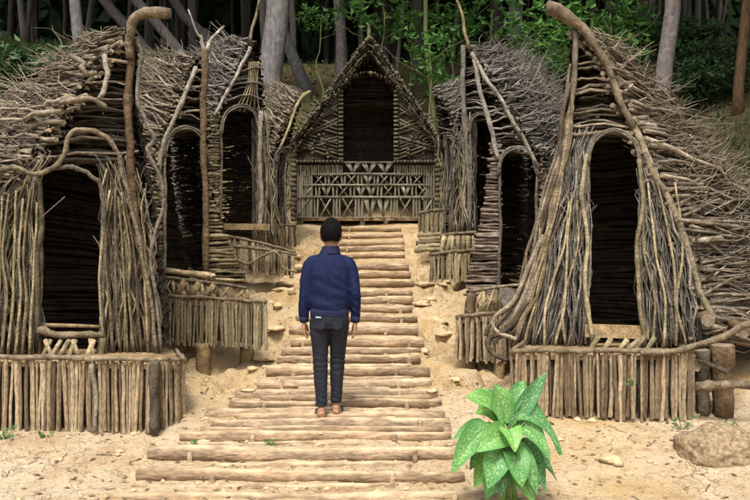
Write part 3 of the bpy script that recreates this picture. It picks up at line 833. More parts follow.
# ---- second hut on the left
fr = Front(150, 8.7, 243, 9.4)
eL = [(196, 60), (190, 76), (180, 98), (169, 122), (160, 145), (153, 200), (148, 280)]
eR = [(202, 58), (203, 110), (206, 180), (216, 215), (232, 255), (245, 282)]
Bc = [(168, 56, 10.2), (132, 72, 10.4), (100, 100, 10.4), (80, 150, 10.2), (60, 280, 9.9)]
H = hut('second left stick hut, with a forked red-brown post and stacked-stick wall', fr, eL, eR, (163, 204, 129, 271), Bc, 'L', wallL='stack', wallR='stack',
        n_parts=150, n_stuff=420, seed=31, stick=(.009, .017), depth=1.6)
stick(H, 'edge_beam', [fr.at(194, 68, -.05), fr.at(184, 92, -.07), fr.at(172, 120, -.07), fr.at(161, 145, -.05), fr.at(156, 190, -.05)], .024, 'pale', 12)
stick(H, 'forked_post', [fr.at(203, 50, -.05), fr.at(202, 90, -.06), fr.at(201, 130, -.05), fr.at(203, 185, -.05), fr.at(205, 280, -.05)], .04, 'beam_red', 12)
stick(H, 'fork', [fr.at(203, 54, -.05), fr.at(207, 44, -.06), fr.at(213, 36, -.06), fr.at(222, 27, -.06)], [.03, .012], 'twig_grey', 8)
stick(H, 'fork', [fr.at(203, 54, -.05), fr.at(199, 40, -.06), fr.at(195, 34, -.06), fr.at(187, 10, -.03)], [.026, .008], 'twig_grey', 8)
g = D = deck(H, [(158, 297, 342, 8.75), (212, 299, 345, 8.5), (266, 303, 349, 8.25)], 36, fr, M['paling_green'], back=1.0)
stick(D, 'support_post', [P(203, 343, 8.55), P(204, 378, 8.55)], .085, 'board', 5)
stick(D, 'support_post', [P(247, 347, 8.75), P(247, 376, 8.75)], .075, 'board', 5)
def railing(D, low, high, n, d0, d1, boards=()):
    a0, a1 = P(*low[0]), P(*low[1]); b0, b1 = P(*high[0]), P(*high[1])
    stick(D, 'rail_pole', [b0 + Vector((0, -.01, 0)), (b0 + b1) / 2 + Vector((0, 0, .01)), b1 + Vector((0, -.01, 0))], .02, 'beam', 7)
    for k in range(n + 1):
        s = k / n
        stick(D, 'rail_post', [a0.lerp(a1, s), b0.lerp(b1, s) - Vector((0, 0, .015))], .02, 'wallstick')
        if k < n:
            s0, s1 = (k + .12) / n, (k + .88) / n
            if k in boards:
                stick(D, 'rail_board', [a0.lerp(a1, s0), b0.lerp(b1, s1)], .04, 'board'); stick(D, 'rail_board', [a0.lerp(a1, s1), b0.lerp(b1, s0) + Vector((0, .05, 0))], .04, 'board')
            else:
                stick(D, 'rail_brace', [a0.lerp(a1, s0), b0.lerp(b1, s1)], .014, 'cut'); stick(D, 'rail_brace', [a0.lerp(a1, s1) + Vector((0, .03, 0)), b0.lerp(b1, s0) + Vector((0, .03, 0))], .014, 'cut')
railing(D, ((160, 297, 8.85), (248, 302, 8.5)), ((159, 277, 8.85), (247, 288, 8.5)), 6, 0, 0, (1, 2, 3))
stick(D, 'rail_pole', [P(158, 270, 9.0), P(206, 275, 8.95), P(214, 278, 8.9)], .035, 'cut', 6)

# ---- third hut on the left
fr = Front(210, 11.0, 285, 12.0)
eL = [(250, 40), (241, 61), (226, 90), (214, 114), (208, 160), (206, 236)]
eR = [(258, 42), (262, 80), (264, 115), (270, 170), (280, 245)]
Bc = [(222, 44, 12.8), (196, 58, 13), (175, 100, 13), (165, 236, 12.6)]
H = hut('third left stick hut, with a pale jamb and a pole rising from its peak', fr, eL, eR, (219, 257, 107, 223), Bc, 'L', wallL='stack', wallR='vert',
        n_parts=120, n_stuff=360, seed=41, stick=(.012, .02), twig='twig_grey', depth=1.6, nv=(12, 34))
stick(H, 'peak_pole', [fr.at(249, 44, 0), fr.at(254, 22, 0), fr.at(260, -2, 0)], [.028, .016], 'wallstick', 6)
stick(H, 'edge_beam', [fr.at(248, 48, -.05), fr.at(240, 64, -.06), fr.at(225, 92, -.06), fr.at(212, 116, -.05)], .026, 'twig_grey', 10)
stick(H, 'pale_jamb', [fr.at(258, 112, -.08), fr.at(256, 150, -.08), fr.at(258, 190, -.08), fr.at(256, 235, -.08)], .036, 'pale', 8)
for k in range(6):
    x = 242 + k * 3
    stick(H, 'gable_rib', [fr.at(247 + k * 2, 62, -.04), fr.at(lerp(250, x, .6), 85, -.06), fr.at(232 + k * 5, 112, -.05)], .012, 'wallstick', 6)
q = Geo().box(fr.at(240, 227, -.15), .66, .1, .09, Matrix.Rotation(.35, 3, 'Z')); obj('door_sill', q, M['board'], H, smooth=False)
D = deck(H, [(228, 237, 272, 11.2), (262, 244, 274, 11.1), (295, 253, 277, 11.0)], 22, fr, M['paling'], r=.026, back=.9)
stick(D, 'crooked_rail', [P(230, 246, 11.0), P(262, 249, 10.95), P(297, 255, 10.9)], .022, 'beam', 8)
stick(D, 'crooked_rail', [P(232, 256, 11.0), P(248, 264, 10.95), P(262, 256, 10.95), P(276, 252, 10.9), P(284, 268, 10.9), P(297, 272, 10.9)], .02, 'wallstick', 14)

# ---- fourth hut on the left
fr = Front(260, 13.6, 292, 14.4)
eL = [(300, 94), (284, 125), (268, 160), (260, 236)]
eR = [(304, 94), (296, 118), (290, 145), (287, 190), (289, 238)]
Bc = [(276, 84, 15.6), (258, 92, 15.8), (250, 120, 15.8), (246, 236, 15.2)]
H = hut('small fourth left stick hut beside the gabled hut, roof swept toward the stairs', fr, eL, eR, (274, 284, 152, 222), Bc, 'L', wallL='vert', wallR='vert',
        n_parts=110, n_stuff=300, seed=53, stick=(.013, .022), depth=1.4, nv=(16, 8), gable=12)
D = deck(H, [(268, 226, 250, 13.5), (296, 226, 246, 13.4)], 12, fr, M['paling'], r=.026, back=.8)
stick(H, 'eave_branch', [fr.at(308, 92, -.05), fr.at(296, 100, -.07), fr.at(288, 122, -.07), fr.at(276, 150, -.06)], .03, 'wallstick', 8)

# ---- second hut on the right
fr = Front(468, 9.3, 552, 8.7)
eL = [(476, 64), (484, 100), (494, 135), (492, 165), (483, 215), (473, 260), (467, 295)]
eR = [(478, 62), (491, 82), (508, 108), (525, 138), (541, 166), (549, 200), (553, 295)]
Bc = [(516, 66, 10.6), (548, 92, 10.9), (585, 125, 10.9), (612, 180, 10.7), (640, 295, 10.2)]
H = hut('second right stick hut, its wall of reddish sticks neatly stacked level', fr, eL, eR, (501, 539, 149, 286), Bc, 'R', wallL='red', wallR='red',
        n_parts=150, n_stuff=480, seed=61, stick=(.007, .015), twig='twig_grey', depth=1.6)
stick(H, 'edge_beam', [fr.at(474, 54, -.05), fr.at(487, 76, -.08), fr.at(506, 104, -.08), fr.at(523, 134, -.08), fr.at(541, 168, -.06)], .024, 'pale', 12)
stick(H, 'edge_beam', [fr.at(476, 60, -.05), fr.at(485, 100, -.06), fr.at(495, 138, -.05), fr.at(501, 160, -.06)], .03, 'twig_grey', 8)
D = deck(H, [(456, 318, 360, 8.35), (482, 315, 362, 8.25), (516, 313, 361, 8.2), (545, 313, 361, 8.3)], 32, fr, M['paling'], r=.018, back=1.0)
stick(D, 'support_post', [P(500, 360, 8.3), P(500, 384, 8.3)], .07, 'board', 4)
stick(D, 'support_post', [P(471, 360, 8.5), P(471, 382, 8.5)], .06, 'board', 4)
railing(D, ((471, 316, 8.4), (522, 313, 8.3)), ((471, 291, 8.4), (522, 285, 8.3)), 4, 0, 0, ())
stick(D, 'corner_post', [P(470, 316, 8.38), P(471, 293, 8.38)], .055, 'beam_red', 4)
q = Geo(); a = P(507, 290, 8.25)
for (x, y) in ((500, 288), (512, 288), (514, 296), (508, 310), (505, 310), (499, 296)): q.v.append(P(x, y, 8.25))
for (x, y) in ((500, 288), (512, 288), (514, 296), (508, 310), (505, 310), (499, 296)): q.v.append(P(x, y, 8.25) + Vector((0, .03, 0)))
q.f = [(0, 1, 2, 3, 4, 5), (11, 10, 9, 8, 7, 6)] + [(i, i + 6, (i + 1) % 6 + 6, (i + 1) % 6) for i in range(6)]
obj('rail_shield', q, M['twig_grey'], D, smooth=False)

# ---- third hut on the right
fr = Front(444, 12.0, 506, 11.2)
eL = [(464, 48), (464, 90), (459, 130), (451, 180), (444, 236)]
eR = [(466, 46), (479, 62), (490, 82), (497, 110), (503, 160), (507, 236)]
Bc = [(500, 50, 13), (530, 60, 13.2), (556, 84, 13.2), (572, 140, 13), (582, 236, 12.6)]
H = hut('third right stick hut, with a thin bent pole standing out of its peak', fr, eL, eR, (472, 496, 115, 228), Bc, 'R', wallL='vert', wallR='red',
        n_parts=130, n_stuff=420, seed=71, stick=(.008, .015), twig='twig_grey', depth=1.6, nv=(36, 8))
stick(H, 'peak_pole', [fr.at(471, 50, -.02), fr.at(464, 28, 0), fr.at(462, 12, 0), fr.at(454, -4, 0)], [.03, .016], 'wallstick', 9)
stick(H, 'edge_beam', [fr.at(465, 46, -.05), fr.at(466, 100, -.06), fr.at(470, 160, -.06), fr.at(473, 232, -.06)], .035, 'twig_grey', 10)
D = deck(H, [(431, 255, 281, 11.4), (455, 252, 281, 11.3), (482, 251, 281, 11.3)], 17, fr, M['paling_green'], r=.026, back=.9)
stick(D, 'rail_pole', [P(440, 236, 11.6), P(460, 233, 11.5), P(481, 232, 11.5)], .024, 'beam', 6)
for (xa, xb) in ((441, 444), (446, 451), (452, 452), (458, 458), (463, 464), (468, 468), (474, 474)):
    stick(D, 'rail_post', [P(xa, 253, 11.45), P(xb, 236, 11.5)], .035, 'paling_green')

# ---- fourth hut on the right
fr = Front(438, 14.6, 468, 13.8)
eL = [(432, 90), (437, 112), (441, 150), (440, 190), (438, 234)]
eR = [(434, 88), (446, 102), (456, 132), (463, 170), (467, 236)]
Bc = [(466, 82, 15.6), (484, 90, 15.8), (494, 140, 15.6), (500, 236, 15.2)]
H = hut('small fourth right stick hut beside the gabled hut, mostly hidden by the next', fr, eL, eR, (448, 456, 138, 216), Bc, 'R', wallL='vert', wallR='vert',
        n_parts=110, n_stuff=300, seed=83, stick=(.012, .02), twig='twig_grey', depth=1.4, nv=(10, 16), gable=12)
D = deck(H, [(418, 214, 232, 13.7), (434, 211, 236, 13.5), (450, 210, 240, 13.5)], 13, fr, M['paling_green'], r=.026, back=.8)
for k in range(5):
    stick(D, 'loose_log', [P(416 + U(-2, 3), 236 + k * 3.6, 13.2 - k * .1), P(442 + U(-4, 4), 234 + k * 3.8, 13.2 - k * .1)], .04, 'wallstick', 5)

# ------------------------------------------------------------------ gabled hut at the head of the stairs
rng = random.Random(97)
BD = 16.9
def b(px, py, push=0.0): return P(px, py, BD) + Vector((0, push, 0))
G = thing('gabled_hut', 'steep gabled stick hut with lattice front at the top of the stairs', 'hut', (b(366, 222).x, BD, slope(BD)))
# roof: two thatched slopes running back
gr = Geo()
apex, el, er = b(369, 40), b(290, 146), b(441, 146)
for sgn, ee in ((-1, el), (1, er)):
    for i in range(170):
        u = (i + U(0, 1)) / 170
        p = apex.lerp(ee, u)
        off = Vector((sgn * .05, 0, .05)) * U(-.6, 1)
        gr.tube(wob(p + off + Vector((0, -.12 + U(-.05, .1), 0)), p + off + Vector((U(-.05, .05), 3.0 + U(-.2, .3), U(-.05, .05))), 5, .008), U(.016, .03), 5, 0)
for sgn, ee in ((-1, el), (1, er)):           # ragged twigs hanging along the front of the thatch
    for i in range(150):
        p = apex.lerp(ee, U(.02, 1.03)) + Vector((sgn * U(-.1, .06), -.18 + U(-.04, .2), U(-.12, .05)))
        dv = Vector((sgn * U(.25, .75), U(-.12, .1), -U(.35, .95))) * U(.12, .3)
        gr.tube(wob(p, p + dv, 4, .05), [.014, .012, .009, .005], 4, 0)
stuff(obj('roof_sticks', gr, M['backstick'], G))
# scalloped rows of log ends along the roof edges and the inner arch
def log_row(name, line, n, r, y0=-.2, length=.25):
    for k in range(n):
        p = samp(line, (k + .5) / n) + Vector((0, y0 + U(-.01, .01), 0))
        p = p + Vector((U(-.016, .016), U(-.07, .05), U(-.016, .016)))
        obj(name, Geo().tube([p, p + Vector((U(-.03, .03), length, U(-.03, .03)))], r * U(.65, 1.25), 7, .12), M['backstick'], G)
log_row('edge_log', [apex + Vector((0, 0, .03)), b(340, 78), b(317, 111), el], 44, .034)
log_row('edge_log', [apex + Vector((.02, 0, .03)), b(398, 78), b(420, 111), er], 44, .034)
log_row('edge_log', [b(369, 52), b(343, 86), b(320, 118), b(298, 148)], 38, .027, -.12)
log_row('edge_log', [b(370, 52), b(396, 86), b(417, 118), b(436, 148)], 38, .027, -.12)
arch = smooth_line([b(328, 92), b(340, 83), b(352, 77), b(366, 73), b(380, 76), b(392, 82), b(406, 88)], 20)
log_row('arch_log', arch, 24, .030, -.08)
stick(G, 'finial', [apex + Vector((0, -.1, -.05)), b(369, 30, -.1), b(367, 24, -.1)], [.05, .02], 'backstick', 5)
# dark gable behind the arch
gg = Geo()
for i in range(90):
    y = U(50, 95); w = (y - 46) * .72
    gg.tube(wob(b(369 - w, y + U(-2, 2), 1.2 + U(0, .5)), b(369 + w, y + U(-2, 2), 1.2 + U(0, .5)), 4, .02), .025, 4, 0)
stuff(obj('gable_sticks', gg, M['twig_dark'], G))
# rear and side walls
gg = Geo()
for i in range(90):
    z = lerp(220, 60, i / 90)
    xa = 296 if z > 146 else lerp(369, 296, (z - 40) / 106); xb = 436 if z > 146 else lerp(369, 436, (z - 40) / 106)
    gg.tube([b(xa, z, 2.6), b(xb, z, 2.6)], .03, 4, 0)
    if z > 146:
        gg.tube([b(296, z, 0.05), b(296, z, 2.6)], .03, 4, 0); gg.tube([b(436, z, 0.05), b(436, z, 2.6)], .03, 4, 0)
stuff(obj('rear_wall_sticks', gg, M['twig_dark'], G))
obj('floor', Geo().box(b(366, 219, 1.35), 3.05, 2.6, .07), M['board'], G, smooth=False)
# posts of short stacked logs and door jambs
for x in (294, 437.5):
    for k in range(16): 
        y = 146 + k * 4.9
        obj('post_log', Geo().tube([b(x - 3, y, -.06), b(x + 3, y + U(-.5, .5), -.06)], .05 * U(.9, 1.1), 7, .05), M['backstick'], G)
for x in (341, 396):
    for k in range(17):
        y = 92 + k * 4.2
        obj('jamb_log', Geo().tube([b(x - 2.4, y, -.05), b(x + 2.4, y, -.05)], .032 * U(.9, 1.1), 7, .05), M['backstick'], G)
for (xa, xb) in ((296, 344), (393, 436)):
    for k in range(13):
        x = lerp(xa, xb, (k + .5) / 13)
        obj('ledge_log', Geo().tube([b(x, 162, -.14), b(x, 162, .1)], .032 * U(.9, 1.1), 7, .05), M['backstick'], G)
# herringbone panels beside the door
for sgn in (-1, 1):
    xj = 338 if sgn < 0 else 399
    for k in range(19):
        s = (k + .5) / 19
        y = lerp(92, 160, s)
        hi = sgn < 0
        xe = x_at([(338, 92), (297, 148), (297, 162)] if hi else [(399, 90), (436, 148), (436, 162)], min(162, y + 14))
        a = b(xj, min(161, y + (U(-.5, .5))), U(-.02, .02)); bb = b(xe, min(161, max(93, y + (14 if k % 7 < 5 else -12) * (1 if s < .5 else -.9))), U(-.02, .02))
        obj('panel_stick', Geo().tube(wob(a, bb, 4, .008), .026 * U(.8, 1.15), 5, .05), M['backstick'], G)
    c0 = [b(xj + sgn * 10, 160, -.05), b(xj + sgn * 10, 142, -.05), b(xj + sgn * 16, 134, -.05), b(xj + sgn * 24, 142, -.05), b(xj + sgn * 25, 160, -.05)]
    log_row('niche_log', smooth_line(c0, 16), 14, .03, -.05, .08)
    gg = Geo()
    for k in range(40):
        y = lerp(84, 163, k / 40)
        hi = sgn < 0
        xe = x_at([(338, 82), (300, 140), (297, 163)] if hi else [(399, 82), (434, 140), (436, 163)], y)
        gg.tube([b(xj, y, .07), b(xe, y, .07)], .028, 4, 0)
    stuff(obj('panel_backing', gg, M['twig_dark'], G))
# lattice front: upright palings and braced openings in rows
for (x0, x1, ya, yb_) in ((297, 343, 165, 176), (394, 435, 165, 176), (294, 313, 176, 217), (423, 437, 176, 217)):
    n = int((x1 - x0) / 2.3)
    for k in range(n):
        x = lerp(x0, x1, (k + .5) / n)
        paling(G, b(x + U(-.3, .3), yb_, U(-.01, .01)), b(x, ya, U(-.01, .01)), .024 * U(.85, 1.1), M['backlattice'])
rows = [(163, 173, 345, 393, 'VVV'), (175, 184, 314, 422, 'X|X|X|V|X|X|X'), (186, 196, 304, 428, 'X|V|X|VV|X|V|X'), (198, 217, 297, 434, 'X|X|X|VV|X|X')]
for (ya, yb_, x0, x1, pat) in rows:
    tot = sum(1.0 if ch != '|' else .7 for ch in pat)
    x = x0
    for ch in pat:
        w = (x1 - x0) / tot * (1.0 if ch != '|' else .7)
        if ch == '|':
            n = max(2, int(w / 2.6))
            for k in range(n):
                xx = x + w * (k + .5) / n
                paling(G, b(xx + U(-.3, .3), yb_, U(-.02, 0)), b(xx, ya, U(-.02, 0)), .024, M['backlattice'])
        elif ch == 'X':
            obj('lattice_stick', Geo().tube([b(x + 1, yb_, -.02), b(x + w - 1, ya, -.02)], .019, 5), M['backlattice'], G)
            obj('lattice_stick', Geo().tube([b(x + w - 1, yb_, .02), b(x + 1, ya, .02)], .019, 5), M['backlattice'], G)
        else:
            for k in range(3):
                q = k * w * .13
                obj('lattice_stick', Geo().tube([b(x + w / 2 - .3, yb_ - q * .5, -.02), b(x + q + .5, ya, -.02)], .017, 5), M['backlattice'], G)
                obj('lattice_stick', Geo().tube([b(x + w / 2 + .3, yb_ - q * .5, -.01), b(x + w - q - .5, ya, -.01)], .017, 5), M['backlattice'], G)
        x += w
    for yy in (ya - .6, yb_ + .6):
        obj('lattice_rail', Geo().tube(wob(b(x0 - 2, yy, -.045), b(x1 + 2, yy, -.045), 6, .003), .013, 5, .05), M['backlattice'], G)
for x in (300, 362, 386, 430):
    stick(G, 'support_post', [b(x, 218, .1), b(x, 238, .1)], .06, 'beam', 4)

# ------------------------------------------------------------------ the man
def remeshed(name, g, mat, parent, voxel, smooth_it=4, disp=None):
    me = bpy.data.meshes.new('tmp')
    me.from_pydata([tuple(p) for p in g.v], [], g.f)
    o = bpy.data.objects.new('tmp', me); COL.objects.link(o)
    m = o.modifiers.new('r', 'REMESH'); m.mode = 'VOXEL'; m.voxel_size = voxel
    s = o.modifiers.new('s', 'SMOOTH'); s.iterations = smooth_it; s.factor = .5
    dg = bpy.context.evaluated_depsgraph_get()
    me2 = bpy.data.meshes.new_from_object(o.evaluated_get(dg))
    bpy.data.objects.remove(o)
    if disp:
        me2.calc_loop_triangles()
        nrm = [v.normal.copy() for v in me2.vertices]
        for v, nn in zip(me2.vertices, nrm): v.co += nn * disp(v.co)
    me2.name = name
    me2.polygons.foreach_set('use_smooth', [True] * len(me2.polygons))
    me2.materials.clear(); me2.materials.append(mat)
    o = bpy.data.objects.new(name, me2); COL.objects.link(o)
    o.parent = parent
    return o

M['skin'] = flat('skin', (.36, .19, .12), .55, bump=.1, bscale=60)
M['hair'] = flat('black_hair', (.007, .006, .006), .75, bump=.3, bscale=150, spec=.12)
M['eye'] = flat('eye_white', (.7, .68, .65), .2)
M['jacket'] = flat('navy_jacket_cloth', (.005, .0095, .040), .75, bump=.4, bscale=45, spec=.2, var=.35)
M['rib'] = flat('navy_rib_knit', (.012, .016, .045), .8, bump=.3, bscale=90)
M['jean'] = flat('black_denim', (.014, .015, .022), .75, bump=.35, bscale=60, var=.35)
M['sole'] = flat('dark_rubber', (.035, .025, .02), .7)
M['strap'] = flat('dark_strap', (.02, .018, .018), .6)
M['card'] = flat('pale_green_plastic', (.35, .62, .55), .4)

def man():
    px, d = 329.5, 6.56
    x0 = (px - 375) / F * d
    z0 = gz(x0, d + .05) + .02
    T = thing('person', 'man seen from behind in navy jacket and black trousers on the log steps', 'person', (x0, d, z0))
    V = Vector
    # --- body: one continuous surface (head, neck, trunk, arms, hands, legs, feet)
    g = Geo()
    hx = .014
    HK = 1.05; HD = -.028
    head = [(1.475, .030, .035, .045), (1.49, .050, .060, .030), (1.52, .062, .080, .016), (1.555, .070, .092, .006), (1.59, .074, .097, .0), (1.625, .074, .096, -.002), (1.655, .066, .086, -.004), (1.68, .048, .062, -.006), (1.693, .022, .03, -.006)]
    g.rings([((hx, y, 1.475 + (z - 1.475) * HK + HD), rx * HK, ry * HK) for z, rx, ry, y in head], 20)
    g.rings([((hx, -.005, z), r, r * 1.02) for z, r in ((1.38, .075), (1.42, .062), (1.46, .056), (1.52, .055), (1.56, .05))], 16)
    g.rings([((0.005, 0, z), rx, ry) for z, rx, ry in ((.80, .10, .08), (.88, .145, .095), (1.0, .13, .09), (1.15, .145, .10), (1.26, .15, .095), (1.33, .115, .08), (1.40, .07, .06))], 20)
    g.tube([V((hx, .085, 1.5625)), V((hx, .108, 1.5363)), V((hx, .118, 1.5236)), V((hx, .098, 1.5100))], [.009, .012, .014, .01], 8)      # nose
    g.tube([V((hx - .024, .088, 1.4816)), V((hx, .101, 1.4848)), V((hx + .024, .088, 1.4816))], [.006, .010, .006], 8)                    # mouth
    g.tube([V((hx - .045, .078, 1.5835)), V((hx, .092, 1.5814)), V((hx + .045, .078, 1.5835))], .010, 8)                                   # brow
    for s in (-1, 1):
        g.tube([V((hx + s * .074, -.004, 1.4995)), V((hx + s * .085, -.008, 1.5205)), V((hx + s * .091, -.014, 1.5447)), V((hx + s * .084, -.012, 1.5677))], [.008, .012, .014, .009], 8)   # ear
        sh, elb, wr = V((s * .145, 0, 1.285)), V((s * .210, -.014, 1.08)), V((s * .215, .018, .825))
        g.tube(smooth_line([V((s * .08, 0, 1.31)), sh, sh.lerp(elb, .5), elb, elb.lerp(wr, .5), wr], 12), [.035, .038, .04, .04, .04, .04, .038, .036, .034, .032, .029, .026], 12)
        # hand
        palm = V((s * .215, .024, .775))
        g.rings([((wr.x, wr.y, .83), .020, .027), ((palm.x, palm.y - .002, .80), .019, .036), ((palm.x, palm.y, .765), .018, .041), ((palm.x - s * .003, palm.y + .002, .738), .016, .039), ((palm.x - s * .003, palm.y + .002, .73), .010, .034)], 14)
        for k, (yy, L) in enumerate(((.033, .066), (.011, .074), (-.012, .069), (-.034, .055))):
            a = V((palm.x - s * .003, palm.y + yy, .742))
            g.tube([a, a + V((-s * .004, .004, -L * .42)), a + V((-s * .014, .008, -L * .74)), a + V((-s * .027, .010, -L * .95))], [.0095, .0092, .0085, .0070], 8)
        th = V((palm.x - s * .006, palm.y + .030, .795))
        g.tube([th, th + V((-s * .010, .024, -.020)), th + V((-s * .016, .034, -.045)), th + V((-s * .022, .035, -.066))], [.014, .0125, .0105, .008], 8)
        # leg and foot
        hip, kn, an = V((s * .085, 0, .86)), V((s * .070 - .01, .012, .48)), V((s * .058 - .008, -.01, .085))
        if s > 0: kn = V((.064, .075, .49)); an = V((.050, .075, .095))
        g.tube(smooth_line([hip, hip.lerp(kn, .5), kn, kn.lerp(an, .4), an], 12), [.085, .08, .074, .068, .06, .052, .05, .05, .046, .040, .034, .031], 12)
        fx = an.x
        out = s * .22
        g.tube([V((fx - out * .03, an.y - .045, .042)), V((fx, an.y - .02, .05)), V((fx + out * .06, an.y + .06, .048)), V((fx + out * .12, an.y + .12, .036)), V((fx + out * .16, an.y + .165, .030))], [.024, .032, .036, .034, .022], 10)
        g.tube([V((fx, an.y - .01, .1)), V((fx, an.y - .01, .04))], .032, 10)
        for k in range(5):
            tx = fx + out * .16 + s * (-.028 + k * .015)
            ty = an.y + .165 - abs(k - .7) * .006
            g.tube([V((tx, ty, .028)), V((tx + s * .002, ty + .032 - k * .003, .024))], [.0095 if k else .012, .0075 if k else .010], 7)
    remeshed('body', g, M['skin'], T, .0048, 3)
    for s in (-1, 1):
        e = Geo().rings([((hx + s * .032, .087, 1.554 + dz), r, r) for dz, r in ((-.010, .003), (-.006, .009), (0, .0115), (.006, .009), (.010, .003))], 10)
        e.v = [p for p in e.v]
        o = obj('eye', e, M['eye'], None); o.parent = T
    # --- hair: cap plus tufts
    g = Geo()
    def hp(th, ph, k=1.0):
        # th from crown down, ph round; back of the head is -y
        return V((hx + .085 * k * math.sin(th) * math.cos(ph), -.006 + .110 * k * math.sin(th) * math.sin(ph), 1.572 + .120 * k * math.cos(th)))
    nt, npn = 12, 26
    for i in range(nt + 1):
        for k in range(npn):
            ph = 6.28318 * k / npn
            back = .5 - .5 * math.sin(ph)                # 1 at the back
            lim = lerp(1.05, 2.22, sstep(.25, .8, back))
            g.v.append(hp(max(.02, lim * i / nt), ph, 1.0 + .03 * N3(V((math.cos(ph) * 3, math.sin(ph) * 3, i * .5)))))
    for i in range(nt):
        for k in range(npn):
            a = i * npn + k; c = i * npn + (k + 1) % npn
            g.f.append((a, a + npn, c + npn, c))
    for k in range(1500):
        ph = U(0, 6.28); back = .5 - .5 * math.sin(ph)
        lim = lerp(1.0, 2.2, sstep(.25, .8, back))
        th = U(.05, lim)
        a = hp(th, ph, .98); bq = hp(th + U(.12, .3), ph + U(-.12, .12), U(1.0, 1.035))
        bq.z = max(bq.z, 1.470)
        g.tube([a, (a + bq) / 2 + (a - V((hx, 0, 1.57))).normalized() * .008, bq], [.0022, .002, .0006], 4, 0, cap=False)
    o = obj('hair', g, M['hair'], None); o.parent = T
    # --- jacket
    g = Geo()
    g.rings([((.0, .0, z), rx, ry) for z, rx, ry in ((.915, .160, .114), (.93, .166, .120), (.98, .174, .126), (1.05, .174, .126), (1.13, .175, .124), (1.22, .180, .122), (1.285, .176, .116), (1.335, .152, .104), (1.37, .112, .093), (1.395, .084, .080), (1.415, .072, .072), (1.425, .068, .068))], 28, 2.4)
    for s in (-1, 1):
        pts = smooth_line([V((s * .09, 0, 1.345)), V((s * .158, -.002, 1.310)), V((s * .194, -.008, 1.20)), V((s * .212 + .006, -.020 - s * .012, 1.07)), V((s * .218, -.004, .95)), V((s * .216, .014, .85))], 14)
        g.tube(pts, [.044, .050, .054, .055, .054, .053, .051, .050, .048, .046, .045, .044, .043, .040], 16)
    def folds(p):
        k = sstep(1.30, .95, p.z)
        q = 0
        ax = abs(p.x)
        if ax > .19:                                  # sleeve creases
            q += .0032 * math.sin(p.z * 70 + p.x * 40 + 6 * N3(p * 7)) * sstep(-.3, .5, N3(p * 5))
        else:
            q += .007 * k * math.sin(p.z * 55 + 7 * N3(p * 4) + p.x * 22) * sstep(-.4, .5, N3(p * 4 + V((3, 1, 0))))
            q += .004 * N3(V((p.x * 14, p.y * 6, p.z * 5)))
            q -= .004 * math.exp(-(p.x / .012) ** 2) * (1 if p.y < 0 else 0) * sstep(.95, 1.0, p.z)
        q += .007 * N3(p * 7) + .004 * N3(p * 16)
        return q
    J = remeshed('jacket', g, M['jacket'], T, .0085, 3, folds)
    def sub(name, gg, mat): 
        o = obj(name, gg, mat, None); o.parent = J; return o
    sub('hem_band', Geo().rings([((0, 0, z), rx, ry) for z, rx, ry in ((.868, .158, .112), (.875, .160, .114), (.90, .163, .117), (.925, .166, .120), (.935, .158, .112))], 40, 2.4), M['rib'])
    sub('collar', Geo().rings([((hx * .7, -.004, z), rx, ry) for z, rx, ry in ((1.385, .086, .084), (1.405, .082, .080), (1.445, .073, .074), (1.455, .070, .072), (1.457, .062, .063))], 24), M['rib'])
    for s in (-1, 1):
        sub('cuff', Geo().tube([V((s * .217, .013, .865)), V((s * .216, .016, .84)), V((s * .215, .018, .815))], [.042, .039, .036], 16), M['rib'])
    # --- trousers
    g = Geo()
    g.rings([((0, 0, z), rx, ry) for z, rx, ry in ((.77, .135, .095), (.80, .158, .108), (.85, .165, .116), (.90, .160, .110), (.93, .150, .10))], 28, 2.3)
    for s in (-1, 1):
        hip, kn, an = V((s * .084, 0, .84)), V((s * .070 - .008, .012, .48)), V((s * .058 - .008, -.008, .115))
        if s > 0: kn = V((.064, .075, .49)); an = V((.050, .076, .125))
        g.tube(smooth_line([hip, hip.lerp(kn, .45), kn, kn.lerp(an, .4), an], 14), [.088, .087, .084, .079, .073, .068, .064, .063, .062, .060, .057, .053, .050, .049], 16)
    def jf(p):
        q = .004 * N3(p * 8)
        for zc, w in ((.46, .10), (.15, .09), (.76, .06)):
            q += .0028 * math.exp(-((p.z - zc) / w) ** 2) * math.sin(p.z * 130 + p.x * 30 + 4 * N3(p * 8))
        return q
    W = remeshed('trousers', g, M['jean'], T, .008, 3, jf)
    for s in (-1, 1):                        # back pockets
        gg = Geo()
        pr = [(-.042, .05), (.042, .05), (.042, -.03), (0, -.055), (-.042, -.03)]
        for k, dy in ((0, -.006), (1, 0)):
            for (x, z) in pr:
                xx = s * .072 + x
                gg.v.append(V((xx, -.106 * math.sqrt(max(.05, 1 - (xx / .185) ** 2)) - .008 + dy * 1.0, .815 + z)))
        gg.f = [(0, 1, 2, 3, 4), (9, 8, 7, 6, 5)] + [(i, i + 5, (i + 1) % 5 + 5, (i + 1) % 5) for i in range(5)]
        o = obj('back_pocket', gg, M['jean'], None, smooth=False); o.parent = W
    o = obj('pocket_card', Geo().box((-.085, -.121, .868), .045, .006, .010, Matrix.Rotation(.1, 3, 'Y')), M['card'], None, smooth=False); o.parent = T
    o['label'] = 'pale green edge of a card showing at the back pocket'
